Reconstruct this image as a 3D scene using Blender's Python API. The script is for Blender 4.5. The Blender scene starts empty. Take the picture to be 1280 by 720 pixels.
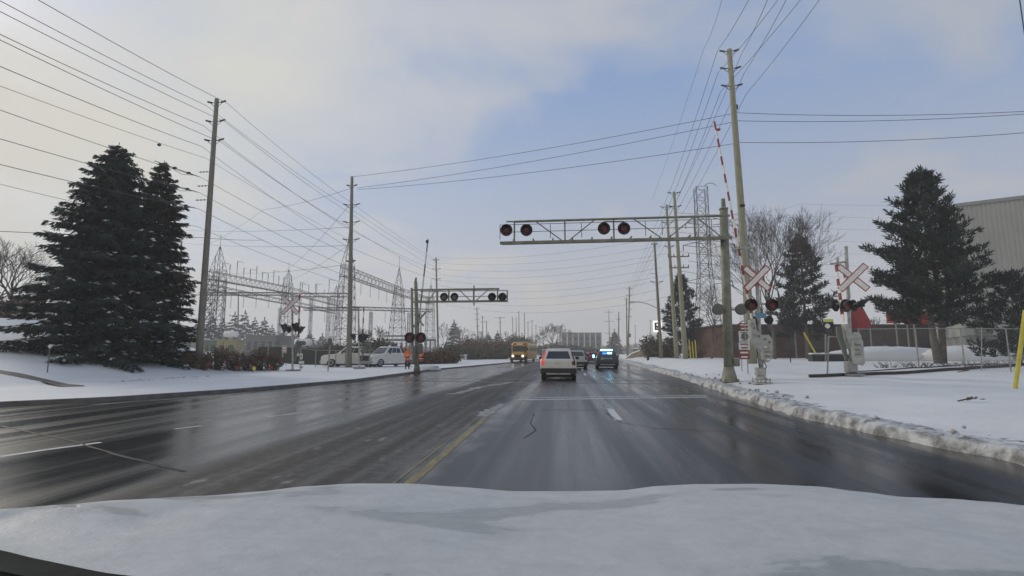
import bpy, math, random
from mathutils import Vector, Matrix
rnd = random.Random(7)
R = math.radians
SC = bpy.context.scene
COL = SC.collection

# ------------------------------------------------------------------ camera, world, sun, exposure
FPX, CAMH, PITCH, YAW = 622.0, 1.45, R(7.42), R(6.2)
cam = bpy.data.objects.new('camera', bpy.data.cameras.new('camera')); COL.objects.link(cam)
cam.location = (0, 0, CAMH); cam.rotation_euler = (R(90) + PITCH, 0, YAW)
cam.data.sensor_width = 36; cam.data.lens = 36 * FPX / 1280; cam.data.clip_end = 5000; cam.data.clip_start = 0.05
SC.camera = cam
SUN_EL, SUN_AZ = R(24), R(-62)          # azimuth measured from +Y towards +X
world = bpy.data.worlds.new('World'); SC.world = world; world.use_nodes = True
nt = world.node_tree; N = nt.nodes; L = nt.links
for n in list(N): N.remove(n)
def nd(t, **k):
    n = N.new(t)
    for a, b in k.items(): setattr(n, a, b)
    return n
def mth(op, a, b=None, clamp=False):
    n = N.new('ShaderNodeMath'); n.operation = op; n.use_clamp = clamp
    for i, v in enumerate((a, b)):
        if v is None: continue
        if hasattr(v, 'links'): L.new(v, n.inputs[i])
        else: n.inputs[i].default_value = v
    return n.outputs[0]
def ramp(fac, stops):
    n = N.new('ShaderNodeValToRGB'); e = n.color_ramp.elements
    while len(e) < len(stops): e.new(0.5)
    for x, (p, c) in zip(e, stops): x.position = p; x.color = (*c, 1) if len(c) == 3 else c
    L.new(fac, n.inputs[0]); return n.outputs[0]
def mixc(f, a, b):
    n = N.new('ShaderNodeMix'); n.data_type = 'RGBA'
    for i, v in ((0, f), (6, a), (7, b)):
        if hasattr(v, 'links'): L.new(v, n.inputs[i])
        else: n.inputs[i].default_value = v if i == 0 else (*v, 1)
    return n.outputs[2]
sky = nd('ShaderNodeTexSky', sky_type='NISHITA'); sky.sun_disc = False
sky.sun_elevation = SUN_EL; sky.sun_rotation = SUN_AZ; sky.air_density = 1.0; sky.dust_density = 1.6; sky.ozone_density = 1.5
tc = nd('ShaderNodeTexCoord'); sep = nd('ShaderNodeSeparateXYZ'); L.new(tc.outputs['Generated'], sep.inputs[0])
# project the direction on a cloud deck so that clouds flatten towards the horizon
zz = mth('ADD', mth('MAXIMUM', sep.outputs[2], 0.0), 0.22)
cx = mth('DIVIDE', sep.outputs[0], zz); cy = mth('DIVIDE', sep.outputs[1], zz)
comb = nd('ShaderNodeCombineXYZ'); L.new(cx, comb.inputs[0]); L.new(cy, comb.inputs[1]); comb.inputs[2].default_value = 3.1
nz = nd('ShaderNodeTexNoise'); L.new(comb.outputs[0], nz.inputs['Vector'])
nz.inputs['Scale'].default_value = 1.5; nz.inputs['Detail'].default_value = 6; nz.inputs['Roughness'].default_value = 0.52; nz.inputs['Distortion'].default_value = 0.35
# more cloud to the left and low down, clear blue high on the right
side = mth('ADD', mth('MULTIPLY', sep.outputs[0], -0.17), mth('MULTIPLY', sep.outputs[2], -0.22))
back = mth('MULTIPLY', mth('MAXIMUM', mth('MULTIPLY', sep.outputs[1], -1.0), 0.0), 0.5)  # extra cloud added out of view behind the camera for neutral fill light
cov = mth('ADD', mth('ADD', mth('ADD', nz.outputs[0], side), 0.09), back)
mask = ramp(cov, [(0.40, (0.0, 0.0, 0.0)), (0.56, (.6, .6, .6)), (0.74, (1, 1, 1))])
low = ramp(sep.outputs[2], [(0.0, (1, 1, 1)), (0.10, (.85, .85, .85)), (0.48, (0, 0, 0))])
mask2 = mth('MAXIMUM', mask, mth('MULTIPLY', low, 0.9))
# cloud radiance: brighter towards the veiled sun
nrm = nd('ShaderNodeVectorMath', operation='DOT_PRODUCT'); L.new(tc.outputs['Generated'], nrm.inputs[0])
nrm.inputs[1].default_value = (math.cos(SUN_EL) * math.sin(SUN_AZ), math.cos(SUN_EL) * math.cos(SUN_AZ), math.sin(SUN_EL))
glow = ramp(nrm.outputs['Value'], [(0.0, (4.9, 4.75, 4.6)), (0.5, (5.5, 5.35, 5.2)), (0.78, (6.1, 6.05, 6.05)), (0.93, (6.7, 6.65, 6.2)), (1.0, (7.0, 6.7, 5.9))])
skyb = mixc(0.72, sky.outputs[0], (2.65, 3.95, 6.6))
colr = mixc(mask2, skyb, glow)
bg = nd('ShaderNodeBackground'); L.new(colr, bg.inputs[0]); bg.inputs[1].default_value = 0.10
wo = nd('ShaderNodeOutputWorld'); L.new(bg.outputs[0], wo.inputs[0])
sl = bpy.data.lights.new('sun', 'SUN'); sl.energy = 1.3; sl.angle = R(14); sl.color = (1, 0.90, 0.74)
so = bpy.data.objects.new('sun', sl); COL.objects.link(so)
so.rotation_euler = Vector((-math.cos(SUN_EL) * math.sin(SUN_AZ), -math.cos(SUN_EL) * math.cos(SUN_AZ), -math.sin(SUN_EL))).to_track_quat('-Z', 'Y').to_euler()
SC.view_settings.view_transform = 'Standard'; SC.view_settings.look = 'None'; SC.view_settings.gamma = 1
SC.view_settings.exposure = 0.06; SC.view_settings.use_curve_mapping = False
SC.render.engine = 'CYCLES'; SC.cycles.use_denoising = True; SC.cycles.max_bounces = 6; SC.cycles.volume_bounces = 1
SC.cycles.transparent_max_bounces = 8; SC.cycles.sample_clamp_indirect = 4

# ------------------------------------------------------------------ places
def ray(px, py):
    a = (px - 640) / FPX; b = (360 - py) / FPX
    f = math.cos(PITCH) - b * math.sin(PITCH); u = math.sin(PITCH) + b * math.cos(PITCH)
    return Vector((a * math.cos(YAW) - f * math.sin(YAW), a * math.sin(YAW) + f * math.cos(YAW), u)), f
CAM = Vector((0, 0, CAMH))
def at(px, py, D): d, f = ray(px, py); return CAM + d * (D / f)          # point D metres ahead
def atY(px, py, Y): d, f = ray(px, py); return CAM + d * (Y / d.y)       # point on the plane y = Y
def sm(t): t = max(0, min(1, t)); return t * t * (3 - 2 * t)
def interp(t, pts):
    if t <= pts[0][0]: return pts[0][1]
    for (a, b), (c, d) in zip(pts, pts[1:]):
        if t <= c: return b + (d - b) * (t - a) / (c - a)
    return pts[-1][1]
RK = [(-40, 7.6), (0, 6.6), (7.5, 6.05), (10, 5.55), (12.5, 5.35), (20, 5.85), (30, 6.6), (50, 7.5), (67, 8.5), (120, 11.5), (250, 21), (700, 60)]
LK = [(-40, -17.5), (6, -17), (12.3, -15.4), (14, -13.7), (17.7, -12.1), (24.7, -10.6), (41, -10.9), (70, -7.9), (120, -5.4), (250, 2), (700, 30)]
def xr(Y): return interp(Y, RK)
def xl(Y): return interp(Y, LK)
def wob(x, y): return 0.5 * math.sin(x * 0.7 + 1.3 * math.sin(y * 0.31)) + 0.3 * math.sin(y * 0.53 + x * 0.21) + 0.2 * math.sin(x * 1.9 - y * 1.3)
def gz(X, Y):
    r, l = xr(Y), xl(Y)
    if X >= r:
        d = X - r
        z = 0.13 + (0.17 + 0.5 * sm((Y - 19) / 13)) * sm(d / 3.5) + (0.035 * wob(X, Y) + .02 * wob(X * 2.3, Y * 2.1)) * sm(d / 2)
    elif X <= l:
        d = l - X
        z = 0.12 + 0.015 * wob(X, Y) * sm(d / 2)
        s = max(0.0, -22.0 - X); s = s * s / (s + 1.0)
        z += min(0.225 * s, 3.8) * (1 - sm((Y - 36) / 16))
    else: z = -0.08
    return z
def G(px, py):                                                            # pixel -> terrain
    d, f = ray(px, py); t = 2.0
    while t < 600:
        p = CAM + d * t
        if p.z < max(gz(p.x, p.y), 0 if xl(p.y) < p.x < xr(p.y) else -9): return p
        t += 0.05 + t * 0.002
    return p
def on(px, D, dy=0):                                                      # terrain point under column px at distance D
    p = at(px, 441, D); p.z = gz(p.x, p.y); 
    if xl(p.y) < p.x < xr(p.y): p.z = 0.0
    return p + Vector((0, 0, dy))

# ------------------------------------------------------------------ materials
def mat(name, col, rough=0.6, metal=0.0, var=None, scale=6.0, bump=0.0, bscale=40.0, emit=None, es=0, spec=0.5, stretch=(1, 1, 1), detail=5, lo=0.35, hi=0.65, coat=0):
    m = bpy.data.materials.new(name); m.use_nodes = True
    n = m.node_tree.nodes; l = m.node_tree.links; p = n['Principled BSDF']
    p.inputs['Base Color'].default_value = (*col, 1); p.inputs['Roughness'].default_value = rough; p.inputs['Metallic'].default_value = metal
    p.inputs['Specular IOR Level'].default_value = spec; p.inputs['Coat Weight'].default_value = coat
    if emit: p.inputs['Emission Color'].default_value = (*emit, 1); p.inputs['Emission Strength'].default_value = es
    if var or bump:
        t = n.new('ShaderNodeTexCoord'); mp = n.new('ShaderNodeMapping'); l.new(t.outputs['Object'], mp.inputs[0]); mp.inputs['Scale'].default_value = stretch
    if var:
        z = n.new('ShaderNodeTexNoise'); l.new(mp.outputs[0], z.inputs['Vector']); z.inputs['Scale'].default_value = scale; z.inputs['Detail'].default_value = detail
        c = n.new('ShaderNodeValToRGB'); l.new(z.outputs[0], c.inputs[0])
        c.color_ramp.elements[0].position = lo; c.color_ramp.elements[1].position = hi
        c.color_ramp.elements[0].color = (*col, 1); c.color_ramp.elements[1].color = (*var, 1); l.new(c.outputs[0], p.inputs['Base Color'])
    if bump:
        z = n.new('ShaderNodeTexNoise'); l.new(mp.outputs[0], z.inputs['Vector']); z.inputs['Scale'].default_value = bscale; z.inputs['Detail'].default_value = 4
        b = n.new('ShaderNodeBump'); l.new(z.outputs[0], b.inputs['Height']); b.inputs['Strength'].default_value = bump; b.inputs['Distance'].default_value = 0.05; l.new(b.outputs[0], p.inputs['Normal'])
    return m
M = {}
M['snow'] = mat('snow', (0.76, 0.77, 0.765), 0.7, var=(0.68, 0.69, 0.69), scale=0.5, bump=0.5, bscale=5, spec=0.3)
M['snow2'] = mat('plowed_snow', (0.64, 0.65, 0.65), 0.8, var=(0.22, 0.215, 0.205), scale=4.5, bump=0.8, bscale=30, spec=0.3, lo=0.43, hi=0.66, detail=9)
M['wood'] = mat('weathered_pole_wood', (0.17, 0.155, 0.12), 0.85, var=(0.27, 0.255, 0.20), scale=3, stretch=(6, 6, .5), bump=0.3)
M['wood2'] = mat('pale_pole_wood', (0.26, 0.255, 0.17), 0.85, var=(0.36, 0.35, 0.25), scale=3, stretch=(6, 6, .5), bump=0.3)
M['wire'] = mat('dull_cable', (0.10, 0.10, 0.11), 0.6, 0.3)
M['insul'] = mat('dark_insulator', (0.06, 0.06, 0.065), 0.5)
M['galv'] = mat('galvanised_steel', (0.33, 0.34, 0.33), 0.5, 0.35, var=(0.24, 0.25, 0.24), scale=8)
M['lattice'] = mat('grey_lattice_steel', (0.07, 0.072, 0.072), 0.6, 0.2)
M['lattice2'] = mat('dark_lattice_steel', (0.09, 0.095, 0.11), 0.6, 0.2)
M['cant'] = mat('olive_grey_painted_steel', (0.28, 0.285, 0.22), 0.55, 0.1, var=(0.17, 0.175, 0.13), scale=3, bump=0.1)
M['silver'] = mat('silver_painted_steel', (0.46, 0.47, 0.44), 0.5, 0.1, var=(0.24, 0.24, 0.21), scale=5, detail=9, hi=.72)
M['black'] = mat('matt_black', (0.02, 0.02, 0.022), 0.6)
M['lensr'] = mat('dark_red_lens', (0.17, 0.018, 0.026), 0.35, var=(0.09, 0.012, 0.018), scale=9)
M['lensg'] = mat('grey_lamp_back', (0.13, 0.14, 0.12), 0.5)
M['white'] = mat('white_reflective', (0.84, 0.82, 0.78), 0.5, var=(0.72, 0.69, 0.66), scale=7)
M['red'] = mat('faded_red', (0.32, 0.055, 0.05), 0.6, var=(.22, .05, .045), scale=5)
M['redd'] = mat('deep_red', (0.35, 0.03, 0.03), 0.5)
M['blue'] = mat('faded_blue', (0.12, 0.26, 0.36), 0.5)
M['yellow'] = mat('guard_yellow', (0.62, 0.55, 0.06), 0.5, var=(0.5, 0.42, 0.05), scale=6)
M['lime'] = mat('lime_sign', (0.55, 0.60, 0.12), 0.5)
M['plaster'] = mat('beige_panel', (0.36, 0.32, 0.18), 0.8)
M['brick'] = mat('dark_brown_brick', (0.065, 0.036, 0.025), 0.9, var=(0.10, 0.055, 0.036), scale=2)
M['brickg'] = mat('dark_wall', (0.06, 0.05, 0.045), 0.9, var=(0.09, 0.07, 0.06), scale=1)
M['conc'] = mat('grey_concrete', (0.30, 0.30, 0.29), 0.85, var=(0.22, 0.22, 0.21), scale=5, bump=0.2)
M['kerb'] = mat('shade_dark_kerb', (0.10, 0.095, 0.085), 0.55, var=(0.17, 0.16, 0.15), scale=4)  # dark tone carries the kerb's shadow side in its colour
M['tarmac'] = mat('damp_path', (0.07, 0.068, 0.065), 0.5, var=(0.12, 0.115, 0.11), scale=3)
M['rust'] = mat('rusty_rail', (0.035, 0.025, 0.02), 0.55, 0.3)
M['bark'] = mat('grey_bark', (0.10, 0.085, 0.07), 0.9, var=(0.17, 0.15, 0.13), scale=6, bump=0.4)
M['barkd'] = mat('dark_twigs', (0.075, 0.062, 0.055), 0.9)
M['spruce'] = mat('spruce_needles', (0.020, 0.032, 0.026), 0.7, var=(0.050, 0.075, 0.060), scale=1.6, spec=0.25)
M['spruceb'] = mat('brown_tipped_needles', (0.025, 0.036, 0.024), 0.7, var=(0.12, 0.075, 0.042), scale=1.3, lo=.45, hi=.75, spec=0.25)
M['pine'] = mat('pine_needles', (0.014, 0.024, 0.020), 0.7, var=(0.042, 0.062, 0.050), scale=2.0, spec=0.25)
M['leafb'] = mat('dead_brown_leaves', (0.10, 0.052, 0.03), 0.9, var=(0.20, 0.12, 0.06), scale=2.0)
M['leafo'] = mat('olive_scrub', (0.06, 0.06, 0.035), 0.9, var=(0.13, 0.11, 0.06), scale=1.5)
M['grass'] = mat('dead_grass', (0.20, 0.16, 0.08), 0.9)
M['tyre'] = mat('tyre_rubber', (0.02, 0.02, 0.02), 0.8)
M['rim'] = mat('alloy_rim', (0.35, 0.35, 0.36), 0.35, 0.7)
M['glass'] = mat('dark_car_glass', (0.02, 0.024, 0.028), 0.08, spec=0.8)
M['pw'] = mat('white_paint', (0.74, 0.72, 0.66), 0.3, coat=0.5, var=(0.66, 0.64, 0.58), scale=2)
M['ps'] = mat('silver_paint', (0.42, 0.43, 0.44), 0.3, 0.3, coat=0.5)
M['pn'] = mat('navy_paint', (0.02, 0.028, 0.06), 0.3, coat=0.5)
M['pr'] = mat('red_paint', (0.28, 0.02, 0.02), 0.3, coat=0.5)
M['pk'] = mat('black_paint', (0.025, 0.025, 0.028), 0.3, coat=0.5)
M['py'] = mat('school_bus_yellow', (0.60, 0.33, 0.04), 0.4, coat=0.3)
M['trim'] = mat('black_trim', (0.025, 0.026, 0.028), 0.6)
M['tail'] = mat('tail_lamp', (0.45, 0.02, 0.02), 0.3, emit=(1, 0.10, 0.09), es=0.45)
M['taild'] = mat('unlit_tail_lamp', (0.12, 0.02, 0.02), 0.3)
M['head'] = mat('lit_headlamp', (0.9, 0.85, 0.7), 0.3, emit=(1, 0.9, 0.7), es=3.0)
M['headd'] = mat('clear_headlamp', (0.5, 0.5, 0.5), 0.2)
M['strobe'] = mat('blue_strobe', (0.2, 0.6, 0.9), 0.3, emit=(0.25, 0.78, 1.0), es=5)
M['strobe2'] = mat('deep_blue_strobe', (0.05, 0.2, 0.8), 0.3, emit=(0.03, 0.25, 1.0), es=2.2)
M['hivis'] = mat('hi_vis_orange', (0.85, 0.20, 0.03), 0.8)
M['hired'] = mat('red_orange_cloth', (0.45, 0.06, 0.04), 0.8)
M['refl'] = mat('silver_reflective_tape', (0.70, 0.72, 0.60), 0.4)
M['skin'] = mat('skin', (0.42, 0.26, 0.19), 0.6)
M['cloth'] = mat('dark_work_trousers', (0.03, 0.032, 0.04), 0.9)
M['signw'] = mat('backlit_white_sign', (0.8, 0.8, 0.8), 0.5, emit=(1, 0.97, 0.95), es=0.9)
M['farb'] = mat('hazed_grey_building', (0.16, 0.155, 0.15), 0.9, var=(0.20, 0.195, 0.19), scale=.2)  # lightened, so extra haze is put into the wall colour
M['farw'] = mat('far_window', (0.05, 0.055, 0.06), 0.3)
M['roofw'] = mat('snowy_roof', (0.7, 0.72, 0.74), 0.8)
M['awning'] = mat('red_awning', (0.30, 0.014, 0.018), 0.7)
M['snowc'] = M['snow']
def bodym(n, c, w): return mat(n, c, 0.4, var=w, scale=3)

# corrugated wall
def corrug():
    m = mat('corrugated_cladding', (0.40, 0.41, 0.38), 0.55, 0.1); n = m.node_tree.nodes; l = m.node_tree.links; p = n['Principled BSDF']
    t = n.new('ShaderNodeTexCoord'); z = n.new('ShaderNodeTexNoise'); l.new(t.outputs['Object'], z.inputs[0]); z.inputs['Scale'].default_value = .4
    c = n.new('ShaderNodeValToRGB'); l.new(z.outputs[0], c.inputs[0]); c.color_ramp.elements[0].color = (0.33, 0.34, 0.31, 1); c.color_ramp.elements[1].color = (0.46, 0.46, 0.43, 1)
    l.new(c.outputs[0], p.inputs['Base Color']); return m
M['corr'] = corrug()

def road_mat():
    m = bpy.data.materials.new('wet_asphalt'); m.use_nodes = True; n = m.node_tree.nodes; l = m.node_tree.links; p = n['Principled BSDF']
    def O(t, **k):
        x = n.new(t)
        for a, b in k.items(): setattr(x, a, b)
        return x
    def ma(op, a, b=None, cl=False):
        x = O('ShaderNodeMath', operation=op, use_clamp=cl)
        for i, v in enumerate((a, b)):
            if v is None: continue
            if hasattr(v, 'links'): l.new(v, x.inputs[i])
            else: x.inputs[i].default_value = v
        return x.outputs[0]
    def noise(vec, s, d=4, sc=(1, 1, 1), off=(0, 0, 0)):
        mp = O('ShaderNodeMapping'); l.new(vec, mp.inputs[0]); mp.inputs['Scale'].default_value = sc; mp.inputs['Location'].default_value = off
        x = O('ShaderNodeTexNoise'); l.new(mp.outputs[0], x.inputs['Vector']); x.inputs['Scale'].default_value = s; x.inputs['Detail'].default_value = d; return x.outputs[0]
    def rmp(v, a, b, c0=0.0, c1=1.0):
        x = O('ShaderNodeMapRange'); x.interpolation_type = 'SMOOTHSTEP'; l.new(v, x.inputs[0])
        for i, q in enumerate((a, b, c0, c1)): x.inputs[1 + i].default_value = q
        return x.outputs[0]
    def mx(f, a, b):
        x = O('ShaderNodeMix', data_type='RGBA')
        for i, v in ((0, f), (6, a), (7, b)):
            if hasattr(v, 'links'): l.new(v, x.inputs[i])
            else: x.inputs[i].default_value = v if i == 0 else (*v, 1)
        return x.outputs[2]
    t = O('ShaderNodeTexCoord'); v = t.outputs['Object']; s = O('ShaderNodeSeparateXYZ'); l.new(v, s.inputs[0]); X = s.outputs[0]; Y = s.outputs[1]
    grain = noise(v, 60, 3); streak = noise(v, 1.0, 5, (1.7, 0.05, 1)); streak2 = noise(v, 1.0, 4, (4.5, 0.09, 1), (3, 1, 0)); patch = noise(v, 0.35, 5, (1, 0.6, 1)); fine = noise(v, 7, 6)
    Xn = ma('ADD', X, ma('MULTIPLY', ma('SUBTRACT', patch, 0.5), 0.9))
    left = rmp(Xn, -4.3, -4.9)                      # wet oncoming lanes
    med = ma('MULTIPLY', rmp(Xn, -4.9, -4.4), rmp(Xn, -1.5, -2.3))   # slushy strip beside the yellow line
    lane = ma('MULTIPLY', rmp(X, -1.5, -.6), rmp(X, 1.3, .4)); track_ = rmp(ma('ABSOLUTE', ma('ADD', X, .15)), .45, .85)
    base = mx(rmp(streak, .3, .7), (0.024, 0.026, 0.030), (0.062, 0.065, 0.070))
    base = mx(ma('MULTIPLY', lane, ma('SUBTRACT', .75, ma('MULTIPLY', track_, .6))), base, (0.125, 0.127, 0.127))
    base = mx(ma('MULTIPLY', rmp(streak2, 0.5, 0.75), 0.5), base, (0.085, 0.09, 0.095))
    base = mx(ma('MULTIPLY', left, 0.6), base, (0.045, 0.047, 0.042))
    dirt = mx(rmp(ma('ADD', ma('MULTIPLY', fine, .45), ma('MULTIPLY', streak2, .55)), 0.42, 0.62), (0.058, 0.054, 0.046), (0.12, 0.115, 0.105))
    base = mx(ma('MULTIPLY', med, 0.85), base, dirt)
    salt = ma('MULTIPLY', ma('MULTIPLY', rmp(Xn, -2.6, -1.9), rmp(Xn, -1.0, -1.6)), rmp(noise(v, 2.2, 8, (1, .35, 1), (2, 7, 0)), .42, .66)); base = mx(ma('MULTIPLY', salt, .55), base, (0.22, 0.22, 0.215))
    base = mx(rmp(noise(v, 22, 3, (1, 1, 1)), .66, .74, 0, .5), base, (0.20, 0.2, 0.2))
    # thin salt and slush specks
    sp = ma('MULTIPLY', rmp(noise(v, 3.0, 8, (1, .5, 1), (5, 2, 0)), 0.62, 0.70), ma('ADD', ma('MULTIPLY', med, 0.5), 0.08))
    base = mx(sp, base, (0.30, 0.31, 0.31))
    rl = rmp(Xn, 1.3, 2.6); base = mx(ma('MULTIPLY', rl, 0.75), base, (0.013, 0.014, 0.017))
    edge = rmp(X, 5.0, 5.5); base = mx(ma('MULTIPLY', edge, 0.8), base, (0.075, 0.066, 0.055))
    base = mx(rmp(grain, 0.55, 0.80, 0.0, 0.35), base, (0.16, 0.16, 0.16)); base = mx(rmp(grain, 0.42, 0.25, 0.0, 0.6), base, (0.012, 0.012, 0.013))
    l.new(base, p.inputs['Base Color'])
    wet = ma('MULTIPLY', streak, 1.0)
    r0 = rmp(wet, 0.35, 0.65, 0.22, 0.44)
    r1 = ma('ADD', r0, ma('MULTIPLY', med, 0.35)); r2 = ma('SUBTRACT', r1, ma('MULTIPLY', left, 0.10)); r3 = ma('MAXIMUM', ma('SUBTRACT', r2, ma('MULTIPLY', rl, 0.10)), 0.10)
    l.new(r3, p.inputs['Roughness']); l.new(rmp(ma('MULTIPLY', left, 1.0), 0, 1, .27, .50), p.inputs['Specular IOR Level'])
    b = O('ShaderNodeBump'); l.new(grain, b.inputs['Height']); b.inputs['Strength'].default_value = 0.12; b.inputs['Distance'].default_value = 0.01
    l.new(b.outputs[0], p.inputs['Normal']); return m
M['road'] = road_mat()
M['yline'] = mat('worn_yellow_paint', (0.24, 0.185, 0.04), 0.45, var=(0.10, 0.085, 0.045), scale=4, stretch=(2, .6, 1), lo=0.40, hi=0.62, detail=8)
M['wline'] = mat('worn_white_paint', (0.62, 0.63, 0.63), 0.7, var=(0.30, 0.305, 0.31), scale=4, lo=0.50, hi=0.80, detail=8)
M['tar'] = mat('dark_crack_sealant', (0.03, 0.031, 0.033), 0.6, spec=.2)
M['slush'] = mat('thin_grey_slush', (0.42, 0.43, 0.43), 0.7, var=(0.20, 0.20, 0.195), scale=7, bump=0.5, bscale=30, detail=8)

# ------------------------------------------------------------------ mesh builder
def basis(d):
    d = Vector(d).normalized(); a = Vector((0, 0, 1)) if abs(d.z) < 0.95 else Vector((1, 0, 0))
    u = d.cross(a).normalized(); return u, d.cross(u).normalized(), d
class MB:
    def __init__(s): s.v = []; s.f = []; s.m = []; s.smooth = False
    def add(s, vs, fs, mi=0):
        b = len(s.v); s.v += [tuple(x) for x in vs]; s.f += [tuple(i + b for i in f) for f in fs]; s.m += [mi] * len(fs); return s
    def box(s, c, size, mi=0, rot=None):
        x, y, z = (q / 2 for q in size); P = [Vector((i, j, k)) for i in (-x, x) for j in (-y, y) for k in (-z, z)]
        if rot is not None: P = [rot @ p for p in P]
        return s.add([Vector(c) + p for p in P], [(0, 1, 3, 2), (4, 6, 7, 5), (0, 4, 5, 1), (2, 3, 7, 6), (0, 2, 6, 4), (1, 5, 7, 3)], mi)
    def bbox(s, c, size, b=0.02, mi=0, rot=None):                       # bevelled box
        x, y, z = (q / 2 for q in size); b = min(b, x * .9, y * .9, z * .9); rings = []
        for (zz, ins) in ((-z, b), (-z + b, 0), (z - b, 0), (z, b)):
            X, Y = x - ins, y - ins; k = b if ins == 0 else b * .6
            rings.append([Vector(q) for q in ((X, Y - k, zz), (X - k, Y, zz), (-X + k, Y, zz), (-X, Y - k, zz), (-X, -Y + k, zz), (-X + k, -Y, zz), (X - k, -Y, zz), (X, -Y + k, zz))])
        if rot is not None: rings = [[rot @ p for p in r] for r in rings]
        return s.loft([[Vector(c) + p for p in r] for r in rings], mi)
    def loft(s, rings, mi=0, cap=True, close=True):
        n = len(rings[0]); vs = [p for r in rings for p in r]; fs = []
        for i in range(len(rings) - 1):
            for j in range(n if close else n - 1):
                k = (j + 1) % n; fs.append((i * n + j, i * n + k, (i + 1) * n + k, (i + 1) * n + j))
        if cap: fs += [tuple(range(n - 1, -1, -1)), tuple(range((len(rings) - 1) * n, len(rings) * n))]
        return s.add(vs, fs, mi)
    def tube(s, a, b, r0, r1=None, n=6, mi=0, cap=True):
        a = Vector(a); b = Vector(b); r1 = r0 if r1 is None else r1
        if (b - a).length < 1e-6: return s
        u, w, d = basis(b - a); cs = [(math.cos(2 * math.pi * i / n), math.sin(2 * math.pi * i / n)) for i in range(n)]
        return s.loft([[a + u * c * r0 + w * q * r0 for c, q in cs], [b + u * c * r1 + w * q * r1 for c, q in cs]], mi, cap)
    def poly(s, pts, r, n=6, mi=0):
        pts = [Vector(p) for p in pts]; rr = r if isinstance(r, (list, tuple)) else [r] * len(pts); rings = []
        u0 = None
        for i, p in enumerate(pts):
            d = (pts[min(i + 1, len(pts) - 1)] - pts[max(i - 1, 0)]).normalized()
            if u0 is None: u0 = basis(d)[0]
            u = (u0 - d * u0.dot(d)).normalized(); w = d.cross(u); u0 = u
            rings.append([p + (u * math.cos(2 * math.pi * k / n) + w * math.sin(2 * math.pi * k / n)) * rr[i] for k in range(n)])
        return s.loft(rings, mi)
    def lathe(s, c, axis, prof, n=20, mi=0):                             # prof: (distance along axis, radius)
        c = Vector(c); u, w, d = basis(axis)
        return s.loft([[c + d * h + (u * math.cos(2 * math.pi * k / n) + w * math.sin(2 * math.pi * k / n)) * max(r, 1e-4) for k in range(n)] for h, r in prof], mi)
    def prism(s, pts, off, mi=0):
        off = Vector(off); return s.loft([[Vector(p) for p in pts], [Vector(p) + off for p in pts]], mi)
    def quad(s, a, b, c, d, mi=0): return s.add([a, b, c, d], [(0, 1, 2, 3)], mi)
    def build(s, name, mats, parent=None, origin=None, smooth=None):
        o0 = Vector(origin) if origin is not None else (Vector(parent.location) if (parent is not None and parent.get('_w')) else Vector((0, 0, 0)))
        me = bpy.data.meshes.new(name)
        me.from_pydata([(x - o0.x, y - o0.y, z - o0.z) for x, y, z in s.v] if o0.length else s.v, [], s.f)
        for m in (mats if isinstance(mats, (list, tuple)) else [mats]): me.materials.append(m)
        if len(me.materials) > 1: me.polygons.foreach_set('material_index', s.m)
        if s.smooth if smooth is None else smooth: me.polygons.foreach_set('use_smooth', [True] * len(me.polygons))
        me.update(); o = bpy.data.objects.new(name, me); COL.objects.link(o)
        if parent is not None:
            o.parent = parent
            if parent.get('_w'): o['_w2'] = 1; WREL[o.name] = Vector(parent.location)
            elif parent.name in WREL: WREL[o.name] = WREL[parent.name]
        return o
WREL = {}
def part(mb, name, mats, parent, smooth=False):
    """parts given in world coordinates when the thing was made with world=True, else in the thing's own coordinates"""
    base = WREL.get(parent.name)
    if parent.get('_w'): base = Vector(parent.location)
    o = mb.build(name, mats, parent, origin=base if base is not None else (0, 0, 0), smooth=smooth)
    if base is not None: WREL[o.name] = base
    return o
def thing(name, label, cat, loc=(0, 0, 0), rz=0, group=None, world=True):
    o = bpy.data.objects.new(name, None); COL.objects.link(o); o.location = loc; o.rotation_euler = (0, 0, rz); o.empty_display_size = 0.2
    o['label'] = label; o['category'] = cat
    if group: o['group'] = group
    if world: o['_w'] = 1
    return o
def tag(o, label, cat, group=None, kind=None):
    o['label'] = label; o['category'] = cat
    if group: o['group'] = group
    if kind: o['kind'] = kind
    return o
def struct(mb, name, mats, smooth=False, label=None):
    o = mb.build(name, mats, smooth=smooth); o['kind'] = 'structure'
    o['label'] = label or name.replace('_', ' '); return o
def single(mb, name, mats, label, cat, group=None, smooth=False, loc=None):
    """a thing that is one mesh; its origin goes to loc"""
    loc = Vector(loc) if loc is not None else Vector(mb.v[0])
    o = mb.build(name, mats, origin=loc, smooth=smooth); o.location = loc; return tag(o, label, cat, group)
def copy_tree(o, parent=None):
    c = o.copy(); COL.objects.link(c)
    if parent is not None: c.parent = parent
    for ch in list(o.children): copy_tree(ch, c)
    return c

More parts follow.
